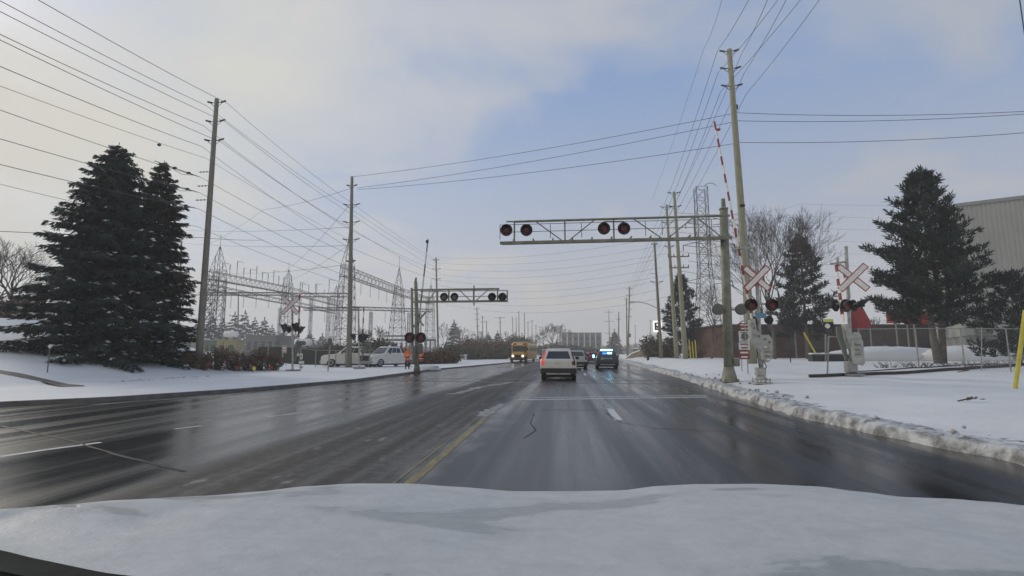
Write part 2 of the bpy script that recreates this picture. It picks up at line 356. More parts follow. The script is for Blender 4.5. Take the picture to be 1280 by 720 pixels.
# ------------------------------------------------------------------ ground, road
def frange(a, b, st):
    o = []
    while a < b: o.append(a); a += st
    return o
YS = [-60, -30, -15] + frange(-8, 70, 0.6) + frange(70, 140, 3) + frange(140, 320, 12) + [360, 420, 500, 600, 700]
OFF = [0.15, 0.4, 0.8] + frange(1.3, 12, 0.6) + frange(12, 34, 1.0) + frange(34, 60, 3) + [70, 90, 130, 200, 320, 500, 720]
mb = MB(); rows = []
for Y in YS:
    l, r = xl(Y), xr(Y)
    row = [(l - o, Y, gz(l - o, Y)) for o in reversed(OFF)] + [(l - 0.15, Y, -0.08), (r + 0.15, Y, -0.08)] + [(r + o, Y, gz(r + o, Y)) for o in OFF]
    rows.append([Vector(q) for q in row])
mb.loft(rows, cap=False, close=False); struct(mb, 'ground', M['snow'], smooth=True, label='snow covered ground on both sides of the road')
mb = MB(); mb.loft([[Vector((xl(Y) + (xr(Y) - xl(Y)) * k / 8, Y, 0)) for k in range(9)] for Y in YS], cap=False, close=False)
struct(mb, 'road', M['road'], label='wet grey asphalt road')
for nm, f, sg in (('kerb_left', xl, -1), ('kerb_right', xr, 1)):
    mb = MB(); rows = []
    for Y in YS:
        x = f(Y); rows.append([Vector((x, Y, -0.05)), Vector((x + sg * .02, Y, 0.125)), Vector((x + sg * .16, Y, 0.128)), Vector((x + sg * .16, Y, -0.05))])
    mb.loft(rows, cap=False, close=False); struct(mb, nm, M['kerb'], label='low concrete kerb')
# lumpy plowed windrow on the right, thin one on the left
def hashn(i, j, k=0):
    return (math.sin(i * 127.1 + j * 311.7 + k * 74.7) * 43758.5453) % 1.0
def vnoise(x, y, k=0):
    i, j = math.floor(x), math.floor(y); fx, fy = sm(x - i), sm(y - j)
    return (hashn(i, j, k) * (1 - fx) + hashn(i + 1, j, k) * fx) * (1 - fy) + (hashn(i, j + 1, k) * (1 - fx) + hashn(i + 1, j + 1, k) * fx) * fy
mb = MB(); rows = []
for Y in frange(2, 30, 0.06) + frange(30, 70, .15) + frange(70, 130, 0.6):
    x = xr(Y); row = []; amp = (0.28 + 0.85 * vnoise(Y * 0.55, 3)) * (1 if Y < 60 else .7)
    w = 0.85 + 0.6 * vnoise(Y * 0.8, 9)
    for k in range(21):
        t = k / 20; X = x - 0.16 + 0.14 * (vnoise(Y * 3, 5) - .5) + 0.05 * (vnoise(Y * 9, 6) - .5) + w * t
        h = math.sin(math.pi * min(t * 1.25, 1) ** 0.55) * 0.10 * amp
        n = (vnoise(X * 3.2, Y * 3.2) - .5) * 0.06 + (vnoise(X * 8, Y * 8, 2) - .5) * 0.03 + (vnoise(X * 19, Y * 19, 4) - .5) * 0.045
        z = max(gz(X, Y) if X > x + .15 else 0.0, 0.0)
        base = max(z if t > .3 else 0, 0.14 * sm(t / .12))
        z2 = base + h + n * math.sin(math.pi * t) * 1.2
        if k == 20: z2 = gz(X, Y) - 0.03
        if k == 0: z2 = -0.03
        row.append(Vector((X, Y, z2)))
    rows.append(row)
mb.loft(rows, cap=False, close=False); struct(mb, 'snow_bank', M['snow2'], smooth=True, label='dirty plowed snow bank along right kerb')
def ribbon(pts, w, z, mats, name, label, jag=0.0):
    mb = MB(); P = []
    for a, b in zip(pts, pts[1:]):
        a = Vector(a); b = Vector(b); n = max(1, int((b - a).length / 0.25)); P += [a.lerp(b, i / n) for i in range(n)]
    P.append(Vector(pts[-1])); rows = []
    for i, p in enumerate(P):
        d = (P[min(i + 1, len(P) - 1)] - P[max(0, i - 1)]); nrm = Vector((d.y, -d.x, 0)).normalized()
        ww = (w[0] + (w[1] - w[0]) * i / max(1, len(P) - 1)) if isinstance(w, tuple) else w
        a = ww / 2 * (1 + jag * (rnd.random() - .5)); b = ww / 2 * (1 + jag * (rnd.random() - .5))
        rows.append([Vector((p.x, p.y, z)) - nrm * a, Vector((p.x, p.y, z)) + nrm * b])
    mb.loft(rows, cap=False, close=False); return struct(mb, name, mats, label=label)
def gp(px, py): p = G(px, py); return (p.x, p.y, 0)
ribbon([(-1.72, 1.5, 0), (-1.79, 8, 0), (-1.85, 13.4, 0)], 0.13, 0.004, M['yline'], 'lane_marking', 'worn yellow centre line')
ribbon([(-1.90, 1.5, 0), (-1.97, 8, 0), (-2.02, 12, 0)], 0.03, 0.004, M['yline'], 'lane_marking', 'second fainter yellow centre line')
ribbon([(1.1, 11.2, 0), (1.1, 13.5, 0)], 0.17, 0.004, M['wline'], 'lane_marking', 'short white lane dash ahead of the stop line')
ribbon([gp(0, 571), gp(60, 562.5), gp(126, 554)], 0.11, 0.004, M['wline'], 'lane_marking', 'white lane dash at far left')
ribbon([gp(218, 537), gp(252, 533)], 0.09, 0.004, M['wline'], 'lane_marking', 'short faint lane dash on left lanes')
ribbon([gp(335, 522), gp(386, 515)], 0.09, 0.004, M['wline'], 'lane_marking', 'faint lane dash further along left lanes')
ribbon([gp(648, 500), gp(884, 496.5)], 0.22, 0.004, M['wline'], 'lane_marking', 'white stop line before the crossing')
ribbon([gp(668, 497.5), gp(884, 494.5)], 0.16, 0.004, M['wline'], 'lane_marking', 'thin line behind the stop line')
for k in range(5): ribbon([(1.2 + k * .1, 33 + k * 9, 0), (1.25 + k * .1, 36 + k * 9, 0)], 0.13, 0.004, M['wline'], 'lane_marking', 'far white lane dash')
ribbon([gp(668, 517), gp(663, 530), gp(670, 538), gp(655, 548)], 0.022, 0.005, M['tar'], 'road_crack', 'dark sealed crack', 1.2)
ribbon([gp(757, 516), gp(775, 528), gp(820, 536), gp(905, 540)], 0.022, 0.005, M['tar'], 'road_crack', 'dark sealed crack', 1.2)
ribbon([gp(676, 513), gp(762, 513)], 0.04, 0.005, M['tar'], 'road_crack', 'thin cross crack', 1.2)
ribbon([gp(0, 533), gp(90, 552), gp(150, 570), gp(230, 590)], 0.05, 0.005, M['tar'], 'road_crack', 'dark wet seam in left lanes', 1.0)
ribbon([gp(628, 505), gp(612, 514), gp(600, 521)], (0.15, 0.42), 0.006, M['slush'], 'slush_patch', 'thin patch of grey slush beside yellow line', 1.1)
ribbon([gp(116, 506), gp(230, 498), gp(330, 490.5), gp(470, 478)], .09, .004, M['slush'], 'slush_strip', 'thin broken strip of snow at the foot of the left kerb', 1.9)
ribbon([gp(565, 493), gp(600, 484), gp(640, 478)], .3, .004, M['slush'], 'slush_strip', 'grey slush smear in the median', 1.8)
rg_ = random.Random(77)
for k in range(46):
    Y = 5 + 26 * rg_.random() ** 1.3; x = xr(Y) + rg_.uniform(.15, 1.7); sz = rg_.uniform(.03, .085); c = Vector((x, Y, gz(x, Y) + (.07 if x < xr(Y) + 1 else .01))); mb = MB(); rows = []
    for i in range(5): rows.append([c + Vector((math.cos(a * 1.047) * sz * math.sin(math.pi * (i + .25) / 4.5) * rg_.uniform(.7, 1.3), math.sin(a * 1.047) * sz * math.sin(math.pi * (i + .25) / 4.5) * rg_.uniform(.7, 1.3), sz * (i / 2 - .6) * .8)) for a in range(6)])
    mb.loft(rows); single(mb, 'snow_chunk', M['snow2'], 'small dirty snow chunk thrown onto the edge of the right snow bank', 'snow chunk', 'snow chunks along the right kerb', loc=c)
# left footpath, seen through the snow
mb = MB(); pp = [(0, 463, 467), (28, 468, 473), (50, 473, 477), (75, 478.5, 484), (85, 480.5, 483.5), (105, 482.2, 483.2)]
rows = []
for x, a, b in pp:
    A = G(x, a); B = G(x, b); rows.append([Vector((q.x, q.y, gz(q.x, q.y) + .02)) for q in (B, A)])
e = rows[0]; d0 = (rows[0][0] - rows[1][0]).normalized(); rows.insert(0, [Vector((p.x + d0.x * 15, p.y + d0.y * 15, gz(p.x + d0.x * 15, p.y + d0.y * 15) + .02)) for p in e])
mb.loft(rows, cap=False, close=False); struct(mb, 'path', M['tarmac'], label='dark strip of bare footpath crossing snowy slope')

# ------------------------------------------------------------------ railway
def track(pts, off, zoff, name, label):
    P = []
    for a, b in zip(pts, pts[1:]):
        n = max(1, int((Vector(b) - Vector(a)).length / .8)); P += [Vector(a).lerp(Vector(b), i / n) for i in range(n)]
    P.append(Vector(pts[-1])); rows = []
    for i, p in enumerate(P):
        d = (P[min(i + 1, len(P) - 1)] - P[max(0, i - 1)]).normalized(); nn = Vector((-d.y, d.x, 0)); q = p + nn * off
        z = 0.0 if xl(q.y) - .3 < q.x < xr(q.y) + .3 else gz(q.x, q.y) + zoff
        rows.append([q - nn * .045 + Vector((0, 0, z - .12)), q - nn * .045 + Vector((0, 0, z + .012)), q + nn * .045 + Vector((0, 0, z + .012)), q + nn * .045 + Vector((0, 0, z - .12))])
    mb = MB(); mb.loft(rows, close=True)
    return single(mb, name, M['rust'], label, 'rail', 'rails of the level crossing')
a0 = G(1012, 472); TR = [(a0.x, a0.y, 0)]
for px, py in ((1100, 468.5), (1200, 463), (1280, 457)): p = G(px, py); TR.append((p.x, p.y, 0))
d = (Vector(TR[-1]) - Vector(TR[-2])).normalized(); TR.append(tuple(Vector(TR[-1]) + d * 40))
track(TR, 0, .12, 'rail', 'nearer dark rail emerging from the snow on the right')
track(TR[1:], 1.5, .03, 'rail', 'farther rail behind the dark one, mostly buried in snow')

for dy in (0, 1.5): ribbon([(xl(26) , 26.2 + dy, 0), (xr(24.5), 24.6 + dy, 0)], .08, .005, M['rust'], 'embedded_rail', 'rail set flush in the road at the crossing')
ribbon([(xl(26) , 25.6, 0), (xr(24.5), 24.0, 0)], .35, .003, M['tarmac'], 'crossing_panel', 'paler crossing panel edge across the road', .3)
ribbon([(xl(26) , 28.6, 0), (xr(24.5), 27.0, 0)], .35, .003, M['tarmac'], 'crossing_panel', 'paler crossing panel edge across the road', .3)
# ------------------------------------------------------------------ wires
def wire(pts, r, label, name='power_line', group=None, sag=None, n=14, mats=None):
    P = []
    for k, (a, b) in enumerate(zip(pts, pts[1:])):
        a = Vector(a); b = Vector(b); s = sag if sag is not None else (b - a).length * 0.02
        for i in range(n):
            t = i / n; q = a.lerp(b, t); q.z -= 4 * s * t * (1 - t); P.append(q)
    P.append(Vector(pts[-1])); mb = MB(); mb.poly(P, r, 4)
    return single(mb, name, mats or M['wire'], label, 'power line', group)

# ------------------------------------------------------------------ utility poles
ORD = ['first', 'second', 'third', 'fourth', 'fifth', 'sixth', 'seventh', 'eighth', 'ninth', 'tenth', 'eleventh', 'twelfth']
def ins_string(mb, a, b, r=.07, n=5):
    a = Vector(a); b = Vector(b); mb.tube(a, b, .018, n=5)
    for i in range(n):
        c = a.lerp(b, (i + .7) / (n + .4)); d = (b - a).normalized(); mb.tube(c - d * .03, c + d * .03, r, r * .6, 7)
def pole(top, base, D, label, arms=(), m='wood', r=(0.13, 0.2), group='wooden utility poles', extra=None, z0=None):
    t = at(*top, D); b = at(*base, D); zg = gz(b.x, b.y) if not (xl(b.y) < b.x < xr(b.y)) else 0
    b.z = zg - .05
    root = thing('utility_pole', label, 'utility pole', b, group=group)
    mb = MB(); n = 8; mb.poly([b.lerp(t, k / 6) for k in range(7)], [r[1] + (r[0] - r[1]) * k / 6 for k in range(7)], 10)
    mb.tube(t, t + Vector((0, 0, .04)), r[0] * .9, r[0] * .5, 10); part(mb, 'shaft', M[m], root, True)
    for (frac, hl, kind) in arms:                     # distance from the top in metres, half length, kind
        c = t + (b - t).normalized() * frac
        if kind == 'v':                               # small upswept post insulators both sides
            mb = MB()
            for s in (-1, 1):
                e = c + Vector((s * hl, 0, hl * .28)); mb.tube(c + Vector((0, 0, .05)), e, .03, n=5); mb.tube(c + Vector((0, 0, -.3)), c + Vector((s * hl * .6, 0, .05)), .02, n=4)
                ins_string(mb, c.lerp(e, .45), e, .075, 4)
            part(mb, 'insulator_arm', M['insul'], root)
        elif kind == 'x':
            mb = MB(); mb.box(c, (hl * 2, .1, .12)); part(mb, 'crossarm', M['wood'], root)
            for s in (-1, -.45, .45, 1): mb = MB(); mb.tube(c + Vector((s * hl * .95, 0, .06)), c + Vector((s * hl * .95, 0, .32)), .06, .04, 6); part(mb, 'insulator', M['insul'], root)
        elif kind == 's':                             # single suspension on the left
            mb = MB(); ins_string(mb, c, c + Vector((-hl, 0, .0)), .06, 4); part(mb, 'insulator', M['insul'], root)
        elif kind == 't':
            mb = MB(); mb.lathe(c + Vector((.35, 0, -.45)), (0, 0, 1), [(0, .05), (.05, .24), (.8, .24), (.86, .15), (.95, .05)], 12); part(mb, 'transformer', M['lensg'], root, True)
        elif kind == 'g':                             # small hanging globe / clamp
            mb = MB(); mb.box(c + Vector((.2, 0, 0)), (.12, .12, .28)); part(mb, 'bracket', M['insul'], root)
    return root, t, b
A_, At, Ab = pole((271, 124), (247, 470), 33, 'tall wooden pole right of the big spruce on the left', [(.35, .72, 'v'), (1.75, .75, 'v'), (3.15, .75, 'v'), (5.3, 1.0, 's'), (6.3, 1.05, 's'), (7.3, 1.1, 's')], r=(.14, .23))
B_, Bt, Bb = pole((440, 221), (436, 462), 46, 'wooden pole in front of the parked pickup, strung with angled insulators', [(.95, .55, 'v'), (2.9, .85, 'v'), (4.6, .85, 'v'), (6.3, .85, 'v'), (8.3, .5, 'v')], r=(.13, .26))
C_, Ct, Cb = pole((545, 322), (548, 448), 88, 'dark wooden pole behind the left cantilever arm', [(.5, .6, 'v'), (2.2, .8, 'v'), (4, .8, 'v'), (6.2, .7, 'v')], r=(.12, .2))
R1, R1t, R1b = pole((911.5, 62), (941, 453), 30, 'tall pale wooden pole leaning left beside right crossing gate', [(.2, .62, 'v'), (1.4, .66, 'v'), (2.6, .68, 'v'), (3.95, .1, 'g')], m='wood2', r=(.15, .26))
R2, R2t, R2b = pole((842.5, 240), (857, 450), 52, 'taller of the two pale poles in front of the dark conifer', [(.2, .7, 'v'), (1.7, .7, 'v'), (7.1, 1.1, 'x'), (8.3, 1.0, 'x')], m='wood2', r=(.14, .27))
R3, R3t, R3b = pole((833, 256), (846, 450), 56, 'shorter of the two pale poles in front of the dark conifer', [(.4, .75, 'v'), (2.2, .7, 'v'), (5, .6, 'v')], m='wood2', r=(.13, .25))
R4, R4t, R4b = pole((818, 303), (827, 452), 62, 'pole carrying a street light arm over the road', [(.3, .45, 'v'), (4.0, .8, 's'), (5.2, .8, 'v')], m='wood', r=(.12, .22))
mb = MB(); a = at(823, 386, 62); e = at(792, 377.5, 62); mb.poly([a, a.lerp(e, .4) + Vector((0, 0, .25)), a.lerp(e, .8) + Vector((0, 0, .2)), e], .045, 6); part(mb, 'lamp_arm', M['galv'], R4)
mb = MB(); mb.bbox(e + Vector((-.2, 0, 0)), (.7, .25, .14), .05); part(mb, 'lamp_head', M['galv'], R4)
def far_pole(tx, ty, bx, by, label, arms=(), hh=17, group='distant poles along the road', m='wood', r=None):
    D = 622 * hh / (by - ty); return pole((tx, ty), (bx, by), D, label, arms, m=m, r=r or (.12, .2), group=group)
V3 = [(.5, .9, 'v'), (2.2, .9, 'v'), (3.9, .9, 'v')]
far_pole(787, 359, 785, 445, 'taller of the paired distant poles right of the police car', V3 + [(5.6, .8, 'v'), (7.5, .8, 'v'), (12, .5, 't')], r=(.15, .2))
far_pole(783, 372, 784, 445, 'shorter of the paired distant poles right of the police car', [(.5, .7, 'v'), (12, .5, 't')], 15)
far_pole(773.5, 390, 773, 447, 'thin pole with small side brackets above the police car', [(2, .6, 'v'), (4.5, .5, 's')], 12)
far_pole(761, 387, 762, 440, 'distant pole with three crossarms above the police lights', [(1, 1.7, 'x'), (4.5, 1.7, 'x'), (9, 1.7, 'x')], 16)
far_pole(794, 406, 794, 442, 'faint pole standing right of the paired poles', V3[:1], 15)
far_pole(813, 400, 813, 442, 'faint pole just left of the lit sign', V3[:1], 15)
far_pole(596, 384, 598, 448, 'pole rising above the brown leafy trees, with three pairs of insulators', V3 + [(6, .8, 'v')], 16, r=(.14, .2))
far_pole(603, 395, 604, 448, 'pole just right of the pole above the brown trees', V3[:2], 15)
far_pole(608, 401, 609, 448, 'short faint pole above the brown hedge', V3[:1], 14)
far_pole(625, 396, 626, 448, 'pole with a wide crossarm above the brown hedge', [(.4, 1.9, 'x'), (2.2, .8, 'v')], 15, r=(.15, .2))
for k, (tx, ty, bx) in enumerate(((640.5, 396, 642), (645, 397, 646), (648.5, 389, 649), (655.5, 391, 656))):
    far_pole(tx, ty, bx, 446, ['leftmost', 'second', 'third and tallest', 'rightmost'][k] + ' of the four thin poles above the school bus', [(.4, .5, 's')] if k != 2 else [(.4, .9, 's')], 15, m='wood2')
for tx, ty in ((660, 402), (665, 400), (670, 406), (675, 408)):
    far_pole(tx, ty, tx, 443, 'faint distant pole between the bus and the round bare tree', [(.5, .9, 'v')], 14, group='faint poles past the bus')
far_pole(227, 301, 222, 440, 'thin leaning pole between the spruces and the tall left pole', [(3, .7, 's'), (8, .6, 's')], 17)
far_pole(298, 364, 298, 436, 'slim pole standing inside the substation', [(6, 2.3, 'x'), (9, 2.2, 'x')], 14)
P = lambda px, py, D: at(px, py, D)
# left circuit, pole A towards the camera (runs out of the frame) and on to pole B
LW = [('first', (60, 0), (284, 129), (437, 252), 'topmost left wire, meeting the tip of the tall left pole'),
      ('second', (11, 0), (258, 132), (432, 257), 'second left wire from the top'),
      ('third', (0, 7.5), (281, 152), (440, 268), 'third left wire from the top'),
      ('fourth', (0, 36), (254, 157), (432, 284), 'fourth left wire, upper one of the close pair'),
      ('fifth', (0, 43), (277, 178), (440, 286), 'fifth left wire, lower one of the close pair'),
      ('sixth', (0, 76), (252, 183), (432, 307), 'thick left wire just below the close pair')]
for i, (nm, a, b, c, lab) in enumerate(LW):
    pa = P(*a, 17); pb = P(*b, 33); pc = P(*c, 46); ext = pa + (pa - pb) * .6
    wire([ext, pb, pc, P(549 + (i % 2) * 4 - 2, 326 + i * 5, 88)], .016, lab, group='left roadside power lines', sag=.22)
for i, (a, b, c, lab) in enumerate((((0, 102), (258, 198), (438, 300), 'thin pale left wire carrying a small dark marker'), ((0, 132), (252, 222), (437, 318), 'eighth left wire, ending at the upper dead end insulator'),
        ((0, 168), (250, 241), (436, 334), 'ninth left wire, ending at the middle dead end insulator'), ((0, 200), (248, 261), (436, 346), 'tenth left wire, ending at the lowest dead end insulator'))):
    pa = P(*a, 20); pb = P(*b, 33); pc = P(*c, 46)
    wire([pa + (pa - pb) * .6, pb, pc], .012 if i == 0 else .015, lab, group='left roadside power lines', sag=.2)
    if i:
        mb = MB(); mb.tube(pb.lerp(pa, .02), pb.lerp(pa, .33), .025, n=5)
        for k in (.1, .2, .27): mb.box(pb.lerp(pa, k), (.22, .12, .12)); 
        mb.poly([pb.lerp(pa, .05), pb.lerp(pa, .15) + Vector((0, 0, -.25)), pb.lerp(pa, .25)], .015, 4)
        single(mb, 'line_clamp', M['insul'], ['upper', 'middle', 'lowest'][i - 1] + ' dead end hardware on the wires left of the tall left pole', 'line hardware', 'dead end hardware')
mb = MB(); c = P(199, 181, 30); mb.lathe(c - Vector((.12, 0, 0)), (1, 0, 0), [(0, .02), (.04, .08), (.14, .1), (.22, .06), (.25, .02)], 8); single(mb, 'line_marker', M['insul'], 'small dark marker on the thin pale left wire', 'line marker')
wire([P(-80, 209, 24), P(246, 283, 33), P(437, 356, 46)], .012, 'eleventh left wire passing behind the spruce top', group='left roadside power lines', sag=.2)
wire([P(-60, 286, 30), P(252, 297, 40), P(330, 300, 60)], .02, 'nearly level wire crossing behind the spruces', sag=.1)
# over the road, B to the right roadside and out of frame
for i, (a, m_, c, lab) in enumerate((((440, 221), (921, 141), (1400, 132), 'highest wire over the road'), ((446, 235), (923, 151), (1400, 133), 'middle wire over the road'), ((447, 237), (927, 178), (1400, 155), 'lowest wire over the road'))):
    wire([P(*a, 46), P(*m_, 30), P(*c, 26)], .017, lab, group='wires crossing over the road', sag=.35)
wire([P(440, 235, 46), P(330, 262, 70), P(262, 305, 92)], .02, 'upper wire from the insulator pole into the substation', group='wires into the substation', sag=.3)
for i, (ya, x2, y2, lab) in enumerate(((256, 355, 340, 'second'), (284, 432, 330, 'third'), (305, 355, 352, 'fourth'), (330, 265, 340, 'fifth'), (307, 200, 300, 'sixth'), (284, 205, 285, 'seventh'))):
    wire([P(437, ya, 46), P(x2, y2, 90 + i * 4)], .02, lab + ' wire from the insulator pole towards the substation', group='wires into the substation', sag=.6)
# right circuit
RW = [((897, 63), (934, -3)), ((927, 67), (958, -3)), ((898, 90), (970, -3)), ((930, 92), (981, -3)), ((901, 114), (998, -3)), ((933, 117), (1022, -3))]
for i, (a, b) in enumerate(RW):
    pa = P(*a, 30); pb = P(*b, 22 if i % 2 else 21); nxt = P(836 + (i % 2) * 14, 242 + (i // 2) * 15, 52)
    wire([pb + (pb - pa) * .5, pa, nxt, P(784 + (i % 2) * 6, 362 + (i // 2) * 7, 120)], .015, ORD[i] + ' from the left of the wires climbing from the tall right pole', group='right roadside power lines', sag=.25)
wire([P(815, 250, 60), P(880, 60, 30), P(905, -10, 22)], .010, 'thin stray wire left of the tall right pole', sag=.3)
for i in range(9):
    wire([P(549, 322 + i * 7, 88), P(818 + i % 3 * 10, 298 + i * 9, 60)], .012, ORD[i] + ' from the top of the faint wires sagging across the road behind the cantilever', group='faint wires crossing behind', sag=1.0 + .12 * i)
for i in range(7):
    wire([P(846 + i % 2 * 14, 266 + i * 12, 52), P(1000 + i * 4, 255 + i * 15, 105), P(1320, 250 + i * 16, 150)], .02, ORD[i] + ' from the top of the faint wires running right behind the bare tree', group='faint wires running right', sag=1.0)
wire([P(1274, -5, 7), P(1281, 45, 8)], .008, 'short dark cable at the very top right corner', sag=0)

# ------------------------------------------------------------------ lattice structures
def ltower(name, label, px, peak, body, hw_top, hw_base, D, m, flare=None, seg=9, spike=True, group=None, rr=.06):
    """px column, peak/body-top rows, half widths in metres"""
    c = at(px, 441, D); c.z = gz(c.x, c.y); zt = at(px, body, D).z; zp = at(px, peak, D).z
    root = thing(name, label, 'lattice tower', c, group=group); mb = MB()
    def hw(t): return interp(t, flare) if flare else hw_base + (hw_top - hw_base) * t
    lv = [(c.z + (zt - c.z) * k / seg, hw(k / seg)) for k in range(seg + 1)]
    def cor(z, h): return [Vector((c.x + sx * h, c.y + sy * h, z)) for sx, sy in ((-1, -1), (1, -1), (1, 1), (-1, 1))]
    for (z0, h0), (z1, h1) in zip(lv, lv[1:]):
        p, q = cor(z0, h0), cor(z1, h1)
        for k in range(4):
            mb.tube(p[k], q[k], rr, n=4); j = (k + 1) % 4
            mb.tube(p[k], q[j], rr * .6, n=3); mb.tube(p[j], q[k], rr * .6, n=3); mb.tube(q[k], q[j], rr * .6, n=3)
    part(mb, 'lattice_frame', m, root)
    if spike:
        mb = MB(); q = cor(zt, hw_top)
        for s in range(4):
            z0 = zt + (zp - zt) * .85 * s / 4; z1 = zt + (zp - zt) * .85 * (s + 1) / 4; a = cor(z0, hw_top * (1 - s / 4.2)); b = cor(z1, hw_top * (1 - (s + 1) / 4.2))
            for k in range(4): mb.tube(a[k], b[k], rr * .8, n=4); mb.tube(a[k], b[(k + 1) % 4], rr * .5, n=3)
        mb.tube(Vector((c.x, c.y, zp - (zp - zt) * .2)), Vector((c.x, c.y, zp + (zp - zt) * .3)), .04, n=4)
        part(mb, 'spire', m, root)
    return root, c
def lbeam(label, a, b, w, h, m, seg=14, group='substation beams', posts=0, hang=0, rr=.055):
    a = Vector(a); b = Vector(b); root = thing('lattice_beam', label, 'lattice beam', a, group=group); mb = MB(); d = (b - a).normalized(); s = d.cross(Vector((0, 0, 1))).normalized() * w / 2; u = Vector((0, 0, h))
    pr = None
    for k in range(seg + 1):
        q = a.lerp(b, k / seg); cs = [q - s, q + s, q + s + u, q - s + u]
        if pr:
            for i in range(4): mb.tube(pr[i], cs[i], rr, n=4); mb.tube(pr[i], cs[(i + 1) % 4], rr * .6, n=3)
        for i in range(4): mb.tube(cs[i], cs[(i + 1) % 4], rr * .6, n=3)
        pr = cs
    part(mb, 'truss', m, root)
    for k in range(posts):
        q = a.lerp(b, (k + .5) / posts); mb = MB(); hh = 2.2 if k % 3 else 3.2; mb.tube(q + u, q + u + Vector((0, 0, hh)), .06, n=4)
        ins_string(mb, q + u + Vector((0, 0, hh * .5)), q + u + Vector((0, 0, hh)), .16, 5)
        if k % 2: mb.tube(q + u + Vector((0, 0, hh)), q + u + Vector((1.3, 0, hh - .3)), .04, n=4)
        part(mb, 'switch_post', m, root)
    for k in range(hang):
        q = a.lerp(b, (k + .5) / hang); mb = MB(); ins_string(mb, q, q - Vector((0, 0, 2.6)), .14, 8); part(mb, 'insulator_string', M['insul'], root)
    return root
LT = M['lattice']; TG = 'substation towers'
ltower('lattice_tower', 'lattice tower with a spire just right of the tall left pole', 265, 303, 338, 1.0, 1.2, 92, LT, group=TG)
ltower('lattice_tower', 'spired lattice tower behind the left crossbuck sign', 355, 334, 355, .8, 1.2, 118, LT, group=TG)
ltower('lattice_tower', 'tall spired lattice tower left of the insulator pole', 430, 295, 333, .9, 1.5, 87, LT, group=TG)
ltower('lattice_tower', 'spired lattice tower above the white pickup truck', 496, 330, 362, .8, 1.9, 113, LT, group=TG)
ltower('lattice_tower', 'small spired lattice tower behind the left cantilever mast', 537, 353, 372, .8, 1.4, 143, LT, group=TG)
ltower('lattice_tower', 'faint short spired tower far left of the insulator pole', 417, 355, 370, .8, 1.3, 150, LT, group=TG)
ltower('lattice_tower', 'narrow spireless lattice column beside the leftmost substation tower', 259, 345, 345, .6, .7, 90, LT, group=TG, spike=False)
lbeam('long beam sloping away from the leftmost substation tower', at(262, 349, 92), at(357, 366, 120), 1.4, 1.5, LT, 16, posts=12, hang=5)
lbeam('beam continuing past the left crossbuck sign', at(357, 366, 120), at(425, 383, 155), 1.4, 1.5, LT, 12, posts=7, hang=4)
lbeam('lower beam parallel to the long sloping beam', at(262, 362, 96), at(420, 392, 160), 1.2, 1.0, LT, 18)
lbeam('beam sloping away from the tower by the insulator pole', at(432, 345, 87), at(497, 368, 113), 1.5, 1.6, LT, 14, hang=6)
lbeam('beam behind the left cantilever mast', at(497, 368, 113), at(538, 380, 143), 1.4, 1.5, LT, 9, hang=3)
lbeam('level beam spanning left part of the substation', at(250, 369, 98), at(360, 369, 98), 1.0, .5, LT, 16, hang=7)
lbeam('level beam spanning behind the left crossbuck sign', at(352, 371, 112), at(436, 371, 112), 1.0, .8, LT, 12, hang=5, posts=5)
lbeam('low level beam between insulator pole and left mast', at(436, 387, 100), at(540, 390, 110), .9, .6, LT, 14, hang=6)
lbeam('lower level beam behind the utility van roofline', at(380, 388, 110), at(450, 388, 110), 1.0, .6, LT, 10, hang=4)
for i, (px, top, D) in enumerate(((275, 352, 100), (347, 385, 110), (386, 372, 112), (408, 372, 112), (462, 390, 100), (510, 391, 108), (524, 391, 108))):
    ltower('lattice_column', ORD[i] + ' from the left of the slim lattice columns under the substation beams', px, top, top, .25, .3, D, LT, spike=False, seg=7, group='slim substation columns', rr=.035)
# grey steel switchgear frame with white columns behind the left mast
rt = thing('bus_support_frame', 'row of white posts under a flat frame, behind the left crossing mast', 'substation frame', on(505, 75))
mb = MB()
for px in range(490, 548, 6): a = on(px, 75 + (px - 490) * .15); mb.tube(a, at(px, 428 if px < 512 else 424, 75), .14, n=6)
part(mb, 'posts', M['galv'], rt); mb = MB(); mb.box(at(510, 425, 76), (8.0, 1.0, .35)); mb.box(at(500, 420, 78), (5.5, 1.0, .25)); part(mb, 'deck', M['galv'], rt)
# right transmission tower
ltower('transmission_tower', 'tall dark transmission tower behind the right cantilever mast', 886, 235, 235, 1.15, 3.4, 108, M['lattice2'],
       flare=[(0, 3.3), (.3, 1.75), (.52, 1.2), (1, 1.2)], seg=15, spike=False, rr=.085)
rt = bpy.data.objects['transmission_tower']
mb = MB(); c = at(886, 240, 108)
for z, hl in ((278, 5), (306, 5.5), (352, 5)):
    q = at(886, z, 108)
    for s in (-1, 1): mb.tube(q + Vector((s, 0, 1)), q + Vector((s * hl, 0, 0)), .07, n=4); mb.tube(q + Vector((s, 0, -.6)), q + Vector((s * hl, 0, 0)), .07, n=4); mb.tube(q + Vector((s * hl, 0, 0)), q + Vector((s * hl, 0, -1.3)), .1, n=5)
part(mb, 'crossarms', M['lattice2'], rt)
mb = MB(); q = at(886, 236, 108); mb.poly([q + Vector((-1.3, -1.2, .3)), q + Vector((-.5, -1.2, .9)), q + Vector((.5, -1.2, .9)), q + Vector((1.3, -1.2, .3))], .07, 4); part(mb, 'top_bow', M['lattice2'], rt)

